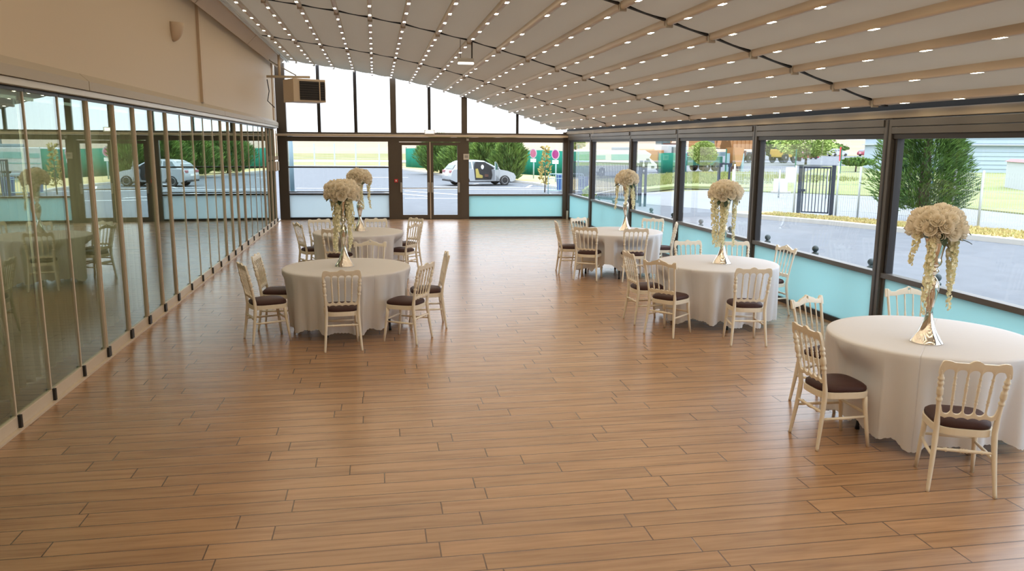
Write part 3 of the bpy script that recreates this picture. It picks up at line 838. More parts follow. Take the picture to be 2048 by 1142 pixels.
TB = [ # centre, label bits, strands (dx, dy, length), vase xy
 ((-.37, 9.76), NL, [(-.115,-.05,.62),(-.085,-.07,.52),(-.06,-.09,.66),(-.03,-.10,.40),(.085,-.06,.56),(.11,-.04,.40),(.06,-.08,.64)], (-.40, 9.80)),
 ((-.31,13.75), FL, [(.175,-.02,.44),(.04,-.10,.46),(.02,-.10,.30)], (-.28,13.85)),
 ((4.14,13.30), FR, [(-.18,.02,.46),(-.03,-.11,.36),(-.01,-.11,.30),(.09,-.09,.46),(.11,-.06,.40)], (4.30,13.40)),
 ((4.28, 9.50), MR, [(-.15,-.03,.58),(-.13,-.06,.62),(-.09,-.09,.60),(-.06,-.10,.55),(-.03,-.11,.60),(.14,-.02,.62)], (4.31, 9.42)),
 ((4.30, 5.50), NR, [(-.19,-.01,.22),(-.10,-.08,.60),(-.085,-.09,.40),(.09,-.07,.56),(.12,-.04,.36),(.10,-.05,.30)], (4.12, 5.30))]
for i, (c, nm, strands, vxy) in enumerate(TB):
    t = thing('round_table', 'round folding table hidden under a white cloth, the ' + nm, 'table', (c[0], c[1], 0), .35+i*.1, 'round banquet tables')
    MB().lathe([(.745,.722),(.75,.728),(.75,.746),(.745,.751)], 64).obj('tabletop', M['ply'], t, smooth='auto')
    for sx in (-1, 1):
        for sy in (-1, 1):
            MB().tube([(sx*.36, sy*.36, .722), (sx*.39, sy*.39, .03), (sx*.39, sy*.39, .0)], [.014,.014,.020], 8).obj('leg', M['dark_leg'], t, smooth=True)
        MB().tube([(sx*.377,-.377,.30),(sx*.377,.377,.30)], .011, 8).obj('crossbar', M['dark_leg'], t)
    cloth('tablecloth', c, i+1, (radians(200), .20, .35) if nm == FR else ((radians(285), .10, .25) if nm == NL else None), 'white cloth with scalloped hem draped over the ' + nm, POSE[nm])
    v = tag(link('trumpet_vase', None, None, (vxy[0], vxy[1], .7545)), 'tall polished metal trumpet vase on the ' + nm, 'vase', 'trumpet vases on the tables')
    link('vase_body', vasem, v)
    z0 = .7545 + .80
    bq = thing('rose_bouquet', 'dome of cream roses with hanging blossom in the vase on the ' + nm, 'bouquet', (vxy[0], vxy[1], z0), 0, 'rose bouquets in the vases')
    q = random.Random(40+i)
    MB().ball((0,0,.085), (.150,.150,.105), 18, 10).obj('moss_core', M['leaf'], bq, smooth=True)
    MB().tube([(0,0,.06),(0,0,-.06)], .028, 8).obj('stems', M['leaf'], bq)
    nr = 46; ga = pi*(3-sqrt(5))
    for k in range(nr):
        cz = 1 - (k+.5)/nr*1.42; e = sqrt(max(0, 1-cz*cz)); a = k*ga
        d = Vector((e*cos(a), e*sin(a), cz))
        if cz < -.34: continue
        pos = Vector((d.x*.150, d.y*.150, .075+d.z*.118)) * q.uniform(.90, 1.10)
        o = link('rose', roses[k % 3], bq, pos); orient(o, (d.x, d.y, d.z+.12), q.uniform(0, 6)); sc_ = q.uniform(1.1, 1.45); o.scale = (sc_,)*3
    for k in range(5):
        a = q.uniform(0, 2*pi); o = link('leaf', leafm, bq, (.15*cos(a), .15*sin(a), q.uniform(-.02,.10)))
        o.rotation_euler = (q.uniform(-.9,.1), 0, a-pi/2)
    for k, (dx, dy, ln) in enumerate(strands):
        link('blossom_strand', strand_mesh(ln, i*10+k), bq, (dx, dy, .02+.02*q.random()))
        MB().tube([(dx*.6,dy*.6,.06),(dx*.95,dy*.95,.045),(dx,dy,.02)], .004, 5).obj('strand_stem', M['strand'], bq)

# ------------------------------------------------------------------ outside: ground
def flat(name, poly, z, m, th=.0, kind='structure'):
    b = MB(); b.prism(poly, 'z', z-max(th, .01), z); o = b.obj(name, m); o['kind'] = kind; return o
flat('ground_field', [(-400,-60),(400,-60),(400,420),(-400,420)], -.16, M['field'], .05)
flat('ground_car_park', [(-16,24.6),(-16,86.5),(1.0,81.5),(2.6,70.8),(5.2,57.3),(7.8,50.7),(9.2,46.0),(9.6,41),(9.2,37.4),(12.4,37.0),(19.4,40),(40,41),(44,28),(44,-10),(6.0,-10),(6.0,24.6)], -.03, M['asphalt'], .1)
flat('ground_entrance_road', [(12.3,26),(14.5,23.6),(16.3,19.3),(21,11.4),(26,3),(44,-10),(44,28),(40,41),(19.4,40),(12.4,37),(10.4,36.4),(10.2,30)], -.022, mat('pale_entrance_road', (.215,.225,.235), .9, noise=(.19,.20,.21), nscale=1.5, spec=.2), .02)
flat('ground_yard', [(20,50),(60,62),(130,105),(130,190),(60,185),(30,120),(16,70)], -.10, M['asphalt'], .03)
flat('ground_far_road', [(-60,110),(14,104),(14,118),(-60,126)], -.10, mat('pale_far_road', (.30,.32,.31), .9), .03)
# low stubble hill along the horizon
b = MB(); vs = []; fs = []; nx, ny = 60, 14
for j in range(ny+1):
    y = 190 + 230*j/ny
    for i in range(nx+1):
        x = -330 + 760*i/nx; q = j/ny
        vs.append((x, y, -.3 + 7.4*(q*q*(3-2*q))*(1+.10*sin(x*.013+1)+.05*sin(x*.041))))
for j in range(ny):
    for i in range(nx): k = j*(nx+1)+i; fs.append((k, k+1, k+nx+2, k+nx+1))
o = b.add(vs, fs).obj('hill', M['hill'], smooth=True); o['kind'] = 'structure'
# kerbs
def strip(name, pts, w, z0, z1, m):
    b = MB()
    for (x0, y0), (x1, y1) in zip(pts, pts[1:]):
        d = Vector((x1-x0, y1-y0)).normalized(); n_ = Vector((-d.y, d.x))*w/2
        P = [(x0+n_.x,y0+n_.y),(x0-n_.x,y0-n_.y),(x1-n_.x,y1-n_.y),(x1+n_.x,y1+n_.y)]
        b.prism(P, 'z', z0, z1)
    o = b.obj(name, m); return o
CURB = [(11.35,25.0),(11.9,23.5),(13.1,21.4),(13.7,19.8),(14.5,17.7),(15.4,15.2),(17.3,10.5),(20.5,2.5)]
struct(strip('kerb_near', CURB, .30, -.1, .09, M['kerb']))
FAR_K = [(1.0,81.3),(2.6,70.8),(5.2,57.3),(7.8,50.7),(9.05,46.0),(9.45,41),(9.0,37.4)]
struct(strip('kerb_far', FAR_K, .28, -.1, .08, M['kerb']))
struct(strip('kerb_field', [(-16,86.2),(1.0,81.3)], .4, -.1, .07, M['kerb']))
# verges
FENCE = [(12.2,25.2),(12.5,24.7),(15.9,19.1),(16.5,18.0),(20.6,11.2),(25.5,3.0)]
flat('verge_near', [(c[0]+.1, c[1]) for c in CURB] + [(26.0,3.0),(21.2,11.2),(17.1,18.0),(16.4,19.1),(12.9,24.9)], .07, M['straw'], .15)
flat('verge_far', [(c[0]+.1, c[1]) for c in FAR_K] + [(12.0,37.6),(13.9,44),(13.6,52),(6,71),(4,82)], .05, M['straw'], .15)
flat('verge_entrance', [(12.8,38.2),(16.5,42.2),(20.4,40.2),(34,46),(31,63),(26,62),(19.5,57)], .04, M['grass'], .15)
flat('verge_right', [(18.1,37.6),(21.1,35.0),(22.8,33.2),(21.6,26.2),(21.8,20),(70,30),(70,92),(50,84)], .03, M['grass'], .15)
flat('verge_field', [(-40,89),(-16,87),(1.0,82),(2.2,84),(3,104),(-60,108)], -.02, M['grass'], .1)

# grass tufts (nobody could count them)
def tufts(name, poly_fn, n, h, m, label, seed):
    q = random.Random(seed); b = MB(); vs = []; fs = []
    for _ in range(n):
        x, y, z = poly_fn(q); hh = h*q.uniform(.4, 1.2); a = q.uniform(0, pi)
        for s in range(3):
            e = a + s*2.1; w = .02+.02*q.random(); lx, ly = q.uniform(-.5,.5)*hh, q.uniform(-.5,.5)*hh
            k = len(vs); vs += [(x-w*cos(e), y-w*sin(e), z), (x+w*cos(e), y+w*sin(e), z), (x+lx, y+ly, z+hh)]; fs.append((k, k+1, k+2))
    return tag(b.add(vs, fs).obj(name, m), label, 'grass', kind='stuff')
def along(line_a, line_b):
    def f(q):
        i = q.randrange(len(line_a)-1); t = q.random(); s = q.random()
        a = Vector(line_a[i]).lerp(Vector(line_a[i+1]), t); c = Vector(line_b[i]).lerp(Vector(line_b[i+1]), t); p = a.lerp(c, .12+.85*s); return p.x, p.y, .06
    return f
tufts('dry_grass', along([(11.9,23.5),(13.1,21.4),(14.5,17.7),(17.3,10.5)], [(12.9,24.3),(14.9,21.0),(16.6,18.2),(21.0,11.0)]), 5200, .085, M['blade'], 'dry straw grass on the verge between kerb and white mesh fence', 3)
tufts('green_grass', along([(12.9,38.4),(16.5,42.4),(20.2,40.6),(33,46)], [(18.5,55),(24,60),(27,61.5),(31,62)]), 5200, .22, M['blade_green'], 'tall yellow green grass on the bank beyond the entrance road', 4)

# painted bay lines
pl = struct(link('parking_marking', None), 'white painted parking bay lines', 'marking')
for i, (p0, p1) in enumerate((((-4,42.2),(12,39.6)), ((1.2,34.0),(5.8,33.5)), ((3.0,43.4),(8.9,41.6)), ((1.4,39.4),(4.6,35.0)), ((-.5,39.6),(2.3,35.2)), ((4.3,42.7),(5.9,46.6)), ((7.9,41.9),(8.7,44.6)), ((-14,38),(-9,37.4)), ((-2,56),(2.2,55.5)))):
    d = (Vector(p1)-Vector(p0)).normalized(); n_ = Vector((-d.y, d.x))*.07
    MB().prism([(p0[0]+n_.x,p0[1]+n_.y),(p0[0]-n_.x,p0[1]-n_.y),(p1[0]-n_.x,p1[1]-n_.y),(p1[0]+n_.x,p1[1]+n_.y)], 'z', -.03, -.022).obj('bay_line', M['line'], pl)

# ------------------------------------------------------------------ outside: plants
def foliage(n, shape, size, seed, up=.6, slim=.22, zmin=0.):
    """pointed leaf tufts over a crown; shape(t) gives the crown radius at height fraction t"""
    q = random.Random(seed); vs = []; fs = []
    rx, h, z0 = shape['r'], shape['h'], shape['z0']
    for _ in range(n):
        t = q.random()**.9; a = q.uniform(0, 2*pi)
        rad = rx*shape['f'](t)*(1+.20*sin(3*a+seed+5*t)+.13*sin(7*a+11*t))
        rr_ = rad*sqrt(q.uniform(.12, 1.0)); x, y, z = rr_*cos(a), rr_*sin(a), z0+h*t
        d = Vector((cos(a), sin(a), up+q.uniform(-.3,.5))).normalized() + Vector((q.uniform(-.5,.5), q.uniform(-.5,.5), q.uniform(-.3,.3)))
        d.normalize(); s = d.orthogonal().normalized(); s.rotate(Matrix.Rotation(q.uniform(0, 2*pi), 3, d))
        L_ = size*q.uniform(.6, 1.4); w = L_*slim; k = len(vs); p = Vector((x, y, z))
        m_ = p + d*L_*.45 + Vector((0, 0, w*.3))
        vs += [tuple(p), tuple(m_+s*w), tuple(p+d*L_), tuple(m_-s*w)]; fs.append((k, k+1, k+2, k+3))
    return vs, fs
def tree(name, label, cat, loc, shape, n, size, m, seed, group=None, trunk=(.12, 1.), **kw):
    t = thing(name, label, cat, loc, 0, group)
    vs, fs = foliage(n, shape, size, seed, **kw)
    MB().add(vs, fs).obj('foliage', m, t)
    MB().tube([(0,0,0),(.03,.02,trunk[1]*.5),(0,0,trunk[1])], [trunk[0], trunk[0]*.85, trunk[0]*.5], 10).obj('trunk', M['bark'], t, smooth=True)
    return t
cone = lambda t: max(.02, (1-t)**.75)*min(1, .55+t*4)
flame = lambda t: max(.05, sin(pi*min(1, t*.86+.14))**.8)
ball = lambda t: max(.05, sqrt(max(0, 1-(2*t-1)**2)))
tree('conifer', 'big dark green conifer behind the post near the white mesh fence', 'tree', (15.75, 21.0, .05), dict(r=1.35, h=5.6, z0=.35, f=lambda t: (1-t)**.8*min(1, .62+t*3)), 36000, .22, M['conifer'], 5, trunk=(.17, 2.5), slim=.065, up=.55)
CY = [(4.9,61.0,1.75,3.0,'leftmost dark cypress bush behind the silver car'), (6.1,56.0,1.35,2.75,'second cypress bush from the left behind the silver car'),
      (7.15,52.5,1.35,2.78,'third cypress bush from the left, behind the car bonnet'), (8.05,48.6,.98,2.72,'rightmost cypress bush between the car and the first round sign')]
for i, (x, y, r_, h, lab) in enumerate(CY):
    tree('cypress_bush', lab, 'bush', (x, y, 0), dict(r=r_, h=h-.35, z0=.12, f=flame), 9000, .36, M['conifer2'] if i % 2 else M['conifer'] if i == 0 else M['conifer2'], 20+i, 'cypress bushes along the green net', (.14, 1.6), slim=.085, up=1.1)
tree('ochre_sapling', 'thin ochre sapling beside the blue crowd barrier', 'sapling', (7.9,37.2,0), dict(r=.24, h=1.75, z0=.35, f=lambda t: max(.12, sin(pi*min(1, t*1.1+.1))**.8 if t < .6 else .45)), 250, .15, M['ochre'], 31, None, (.03, 1.5), slim=.3)
tree('low_shrub', 'small low shrub at the barrier foot by the corner post', 'shrub', (8.45,31.2,0), dict(r=.20, h=.5, z0=.02, f=ball), 260, .12, M['bush'], 33, None, (.02, .3), slim=.3)
tree('caged_tree', 'round pale green tree in front of the orange machines', 'tree', (27.4,64.5,0), dict(r=1.0, h=1.95, z0=.60, f=ball), 5000, .15, M['bush'], 34, None, (.07, 1.4), slim=.35)
tree('weeping_tree', 'broad pale yellow green tree above the black gate', 'tree', (53.0,93.0,0), dict(r=3.4, h=3.2, z0=1.0, f=ball), 3600, .36, M['bush'], 35, None, (.15, 2.), slim=.3, up=-.3)
tree('round_bush', 'green round bush at the left edge of the gate view', 'bush', (68.0,128.0,0), dict(r=2.6, h=3.0, z0=.2, f=ball), 1500, .6, M['conifer2'], 36, None, (.15, 1.5), slim=.4)
tree('far_bush', 'dark bush far behind the parked red and white cars', 'bush', (116.0,196.0,0), dict(r=5.5, h=2.6, z0=.2, f=ball), 1400, .8, M['conifer2'], 37, None, (.2, 1.5), slim=.4)
tree('low_spreading_shrub', 'low spreading green shrub on the grass right of the gate', 'shrub', (42.0,65.2,0), dict(r=1.25, h=.62, z0=.5, f=ball), 700, .3, M['conifer2'], 38, None, (.08, .7), slim=.3)
tree('far_tree', 'small lone tree far off above the motorhome', 'tree', (45.9,182,0), dict(r=1.8, h=2.4, z0=1.3, f=ball), 500, .7, M['bush'], 39, None, (.3, 2.0), slim=.35)
t = thing('palm_tree', 'palm tree above the left post of the black gate', 'palm', (63.3,113.0,0))
MB().tube([(0,0,0),(.05,0,.8),(0,0,1.75)], [.28,.30,.34], 10).obj('trunk', M['bark'], t, smooth=True)
for k in range(22):
    a = 2*pi*k/22 + R.uniform(-.1,.1); e = R.uniform(.1, 1.2); b = MB(); vs = []; fs = []
    for j in range(7):
        s = j/6; r_ = 1.7*s*cos(e*.5); z = 1.7 + 1.9*s*sin(e) - 1.3*s*s
        w = .20*sin(pi*(.08+.9*s))
        for sg in (-1, 1): vs.append((r_*cos(a)-sg*w*sin(a), r_*sin(a)+sg*w*cos(a), z))
    for j in range(6): fs.append((2*j, 2*j+1, 2*j+3, 2*j+2))
    b.add(vs, fs).obj('frond', M['bush'] if k % 3 else M['ochre'], t)

# ------------------------------------------------------------------ outside: fences, gates, posts
def place_line(root_loc, a, c):
    d = Vector((c[0]-a[0], c[1]-a[1])); return d.length, math.atan2(d.y, d.x)
def net_fence(name, label, a, c, h, npost):
    L_, rz = place_line(None, a, c); t = thing(name, label, 'fence', (a[0], a[1], 0), rz)
    vs = []; fs = []; n = 60
    for k in range(n+1):
        x = L_*k/n; y = .03*sin(x*1.1)
        vs += [(x, y, .02), (x, y*.5, h*.5), (x, y*.3, h+.03*sin(x*.9))]
    for k in range(n):
        for r_ in (0, 1): fs.append((3*k+r_, 3*k+3+r_, 3*k+4+r_, 3*k+1+r_))
    o = MB().add(vs, fs).obj('net', M['net'], t, smooth=True); md = o.modifiers.new('thick', 'SOLIDIFY'); md.thickness = .01
    for k in range(npost): MB().tube([(L_*k/(npost-1), .06, 0), (L_*k/(npost-1), .06, h+.12)], .03, 8).obj('post', M['fwhite'] if k % 2 else M['navy'], t)
net_fence('windbreak_fence', 'green windbreak net on posts behind the cypress bushes', (2.9,78.2), (14.2,52.6), 1.82, 8)
net_fence('windbreak_fence', 'green net enclosure right of the motorhome', (22.3,61.4), (25.6,63.8), 1.62, 4)
# white field fence on the far left
L_, rz = place_line(None, (-14,87.9), (1.6,82.0)); t = thing('field_fence', 'pale post and wire fence along the field at far left', 'fence', (-14,87.9,0), rz)
for x in (1.4, 3.7, 6.0, 8.4, 10.6, 12.9, 15.4): MB().tube([(x,0,0),(x,0,2.25)], .085, 8).obj('post', M['fwhite'], t)
w = MB()
for z in (.3, .8, 1.3, 1.8, 2.15): w.tube([(0,0,z),(L_,0,z)], .010, 4)
w.obj('wire', M['fwhite'], t)
t = thing('pole', 'thick blue grey pole outside the far left window bay', 'pole', (-3.85,38.6,0))
MB().tube([(0,0,0),(0,0,2.62)], [.105,.10], 14).obj('pole', M['lampgrey'], t, smooth=True); MB().box(-.2,.2,-.2,.2,-.02,.03).obj('base_plate', M['lampgrey'], t); MB().lathe([(.115,2.58),(.13,2.60),(.10,2.68),(.02,2.71)], 14).obj('pole_cap', M['lampgrey'], t)
# two round signs
for x, y, m, lab in ((10.2,51.6,M['pink'],'round pink sign on pale pole, left of two'), (10.6,46.8,M['magenta'],'round magenta sign on pale pole, right of two')):
    t = thing('road_sign', lab, 'sign', (x, y, 0), -.95, 'round road signs by the barrier')
    MB().tube([(0,0,0),(0,0,1.75)], .045, 10).obj('pole', M['palebl'], t, smooth=True)
    ring = [(.31*cos(2*pi*k/32), 1.68+.31*sin(2*pi*k/32)) for k in range(32)]; MB().prism(ring, 'y', -.06, -.045).obj('rim', M['signrim'], t)
    ring = [(.25*cos(2*pi*k/32), 1.68+.25*sin(2*pi*k/32)) for k in range(32)]; MB().prism(ring, 'y', -.07, -.055).obj('disc', m, t)
    MB().box(-.24,.24,-.06,-.045,1.12,1.34).obj('plate', M['white'], t)
# crowd barrier with blue bins behind
t = thing('crowd_barrier', 'pale blue tubular crowd barrier by the far right corner', 'barrier', (7.72,35.6,0), radians(2))
MB().tube([(0,0,.02),(0,0,.8),(.08,0,.93),(1.62,0,.93),(1.7,0,.8),(1.7,0,.02)], .022, 8).tube([(0,0,.18),(1.7,0,.18)], .018, 8).tube([(0,0,.72),(1.7,0,.72)], .014, 8).obj('frame', M['palebl'], t, smooth=True)
w = MB()
for k in range(1, 14): w.tube([(1.7*k/14,0,.18),(1.7*k/14,0,.93)], .009, 6)
w.obj('bars', M['palebl'], t)
for s in (.15, 1.55): MB().box(s-.03,s+.03,-.3,.3,0,.03).obj('foot', M['palebl'], t)
for i, (x, y) in enumerate(((8.75,37.4), (9.72,37.0))):
    t = thing('blue_bin', ('left' if i == 0 else 'right') + ' of two blue bins behind the crowd barrier', 'bin', (x, y, .05 if i == 0 else -.03), 0, 'blue bins behind the barrier')
    MB().prism([(-.17,0),(.17,0),(.21,.72),(-.21,.72)], 'y', -.2, .2).obj('body', M['bluebin'], t, bevel=.02); MB().box(-.22,.22,-.22,.22,.72,.78).obj('lid', M['bluebin'], t, bevel=.015)
# long sliding gate of dark bars
L_, rz = place_line(None, (8.25,33.6), (9.9,29.2)); t = thing('sliding_gate', 'long dark barred sliding gate outside the far right panes', 'gate', (8.25,33.6,0), rz)
MB().box(0,L_,-.03,.03,.06,.16).box(0,L_,-.03,.03,1.50,1.56).box(0,.06,-.03,.03,.06,1.56).box(L_-.06,L_,-.03,.03,.06,1.56).obj('frame', M['navy'], t)
w = MB()
n = 46
for k in range(1, n): x = L_*k/n; w.box(x-.014,x+.014,-.014,.014,.16,1.50)
w.obj('bars', M['navy'], t)
for dx in (.0, .16):
    t2 = thing('gate_post', ('left' if dx == 0 else 'right') + ' dark post at the near end of the long sliding gate', 'post', (9.75+dx, 28.7-dx*.5, -.03), rz, 'posts of the sliding gate')
    MB().box(-.035,.035,-.035,.035,0,1.66).obj('post_body', M['navy'], t2); MB().box(-.05,.05,-.05,.05,1.58,1.70).obj('roller_head', M['navy'], t2)
# portal frame at the other side of the entrance
t = thing('gate_portal', 'navy double post frame seen above the middle right bouquet', 'gate post', (13.95,31.2,-.03), radians(-35))
for x in (0, .42): MB().box(x-.055 if x == 0 else x-.035, x+.055 if x == 0 else x+.035, -.05,.05,0,1.50).obj('post', M['navy'], t)
MB().box(-.10,.52,-.04,.04,1.50,1.56).obj('crossbar', M['navy'], t); MB().box(-.12,.12,-.09,.09,1.40,1.56).obj('roller_head', M['navy'], t); MB().box(.36,.50,-.06,.06,1.42,1.56).obj('roller_head', M['navy'], t)
# pedestrian gate in the mesh fence
a, c = Vector((13.62,24.15)), Vector((14.36,23.45))
L_ = (c-a).length; rz = math.atan2(c.y-a.y, c.x-a.x)
t = thing('pedestrian_gate', 'black barred pedestrian gate in the white mesh fence', 'gate', (a.x, a.y, .0), rz)
for x in (0, L_): MB().box(x-.055,x+.055,-.055,.055,0,1.64).obj('post', M['navy'], t)
MB().box(.08,L_-.08,-.02,.02,1.53,1.59).box(.08,L_-.08,-.02,.02,.10,.14).box(.08,.12,-.02,.02,.1,1.59).box(L_-.12,L_-.08,-.02,.02,.1,1.59).obj('frame', M['navy'], t)
w = MB()
for k in range(1, 8): x = .1+(L_-.2)*k/8; w.box(x-.011,x+.011,-.011,.011,.14,1.53)
w.obj('bars', M['navy'], t); MB().box(.06,.18,-.06,-.02,.78,.86).obj('handle', M['navy'], t)
# white mesh fence either side of it
def mesh_fence(label, pts, h):
    t = thing('mesh_fence', label, 'fence', (pts[0][0], pts[0][1], 0))
    for (x0, y0), (x1, y1) in zip(pts, pts[1:]):
        L_ = sqrt((x1-x0)**2+(y1-y0)**2); n = max(2, int(L_/.062)); w = MB(); dx, dy = (x1-x0)/n, (y1-y0)/n; ox, oy = x0-pts[0][0], y0-pts[0][1]
        for k in range(1, n): X, Y = ox+dx*k, oy+dy*k; w.box(X-.0028,X+.0028,Y-.0028,Y+.0028,.06,h)
        for z in (.2,.62,1.05,h-.12): w.tube([(ox,oy,z),(ox+dx*n,oy+dy*n,z)], .0055, 4)
        w.obj('wire_panel', M['fwhite'], t)
        MB().tube([(ox+dx*n,oy+dy*n,0),(ox+dx*n,oy+dy*n,h+.06)], .032, 8).obj('post', M['fwhite'], t, smooth=True)
    MB().tube([(0,0,0),(0,0,h+.06)], .032, 8).obj('post', M['fwhite'], t, smooth=True)
mesh_fence('white wire mesh fence left of the black gate', [(12.15,25.9),(13.52,24.28)], 1.55)
mesh_fence('white wire mesh fence running right from the black gate', [(14.46,23.35),(15.0,23.0),(16.1,20.2),(16.15,19.2),(17.6,16.8),(19.2,14.2),(21.0,11.2),(22.8,8.2)], 1.55)
mesh_fence('low white mesh run by the entrance, below the orange truck', [(15.5,33.2),(17.4,32.6),(19.3,32.0)], 1.15)
t = thing('utility_cabinet', 'small white utility cabinet on the grass left of the gate', 'cabinet', (19.6,36.2,0), radians(-25))
MB().box(-.5,.12,-.2,.2,.02,.66).obj('body', M['white'], t, bevel=.02); MB().box(.02,.44,-.15,.15,.5,1.22).obj('tall_box', M['white'], t, bevel=.02); MB().box(-.6,.3,-.25,.25,0,.06).obj('plinth', M['kerb'], t)
t = thing('striped_pole', 'slim red and white pole right of the black gate', 'pole', (39.9,64.4,0))
MB().tube([(0,0,0),(0,0,1.0)], .05, 8).obj('lower_pole', M['fwhite'], t); MB().tube([(0,0,1.0),(0,0,2.2)], .07, 8).obj('upper_pole', M['red'], t)
for i, (x, y, h) in enumerate(((20.0,25.0,1.8), (23.6,31.0,1.75))):
    t = thing('blue_fence_post', ('strutted' if i == 0 else 'plain') + ' blue post beyond the mesh fence near the pale blue building', 'post', (x, y, 0), radians(-30), 'blue posts beyond the mesh fence')
    MB().tube([(0,0,0),(.03,0,h)], .045, 8).obj('post_body', M['bluepost'], t); MB().tube([(.03,0,h),(.04,0,h+.42)], .02, 8).obj('post_tip', M['navy'], t)
    if i == 0: MB().tube([(.0,.06,h+.40),(-.95,.06,h-.55)], .016, 6).obj('strut', M['navy'], t)
for i, (x, y) in enumerate(((28.5,62.5), (33.6,60.5), (38.2,61.5), (43.6,62.5))):
    t = thing('green_fence_post', ['first', 'second', 'third', 'fourth'][i] + ' from the left of the slim green posts behind the black gate', 'post', (x, y, 0), 0, 'slim green posts by the yard')
    MB().tube([(0,0,0),(0,0,2.0)], .05, 8).obj('post_body', M['trgreen'], t)
# ball topped bollards along the building
BO = [7.75, 8.95, 10.25, 11.65, 13.0, 14.3, 15.75, 17.1, 18.6, 20.0, 21.4]
bo = thing('ball_bollard', 'dark green ball top bollard outside, nearest the viewer', 'bollard', (6.08, BO[0], -.03), 0, 'ball top bollards along the right wall')
MB().lathe([(.060,0),(.060,.04),(.042,.06),(.042,.70),(.047,.71),(.047,.775),(.032,.785),(.020,.80)], 20).obj('post_body', M['bollard'], bo, smooth='auto')
MB().ball((0,0,.835), .045, 20, 12).obj('ball_top', M['bollard'], bo, smooth=True)
for i, y in enumerate(BO[1:]): dup(bo, (6.08, y, -.03), 0, 'dark green ball top bollard outside, %s from the viewer along the right wall' % ORD[i+1])

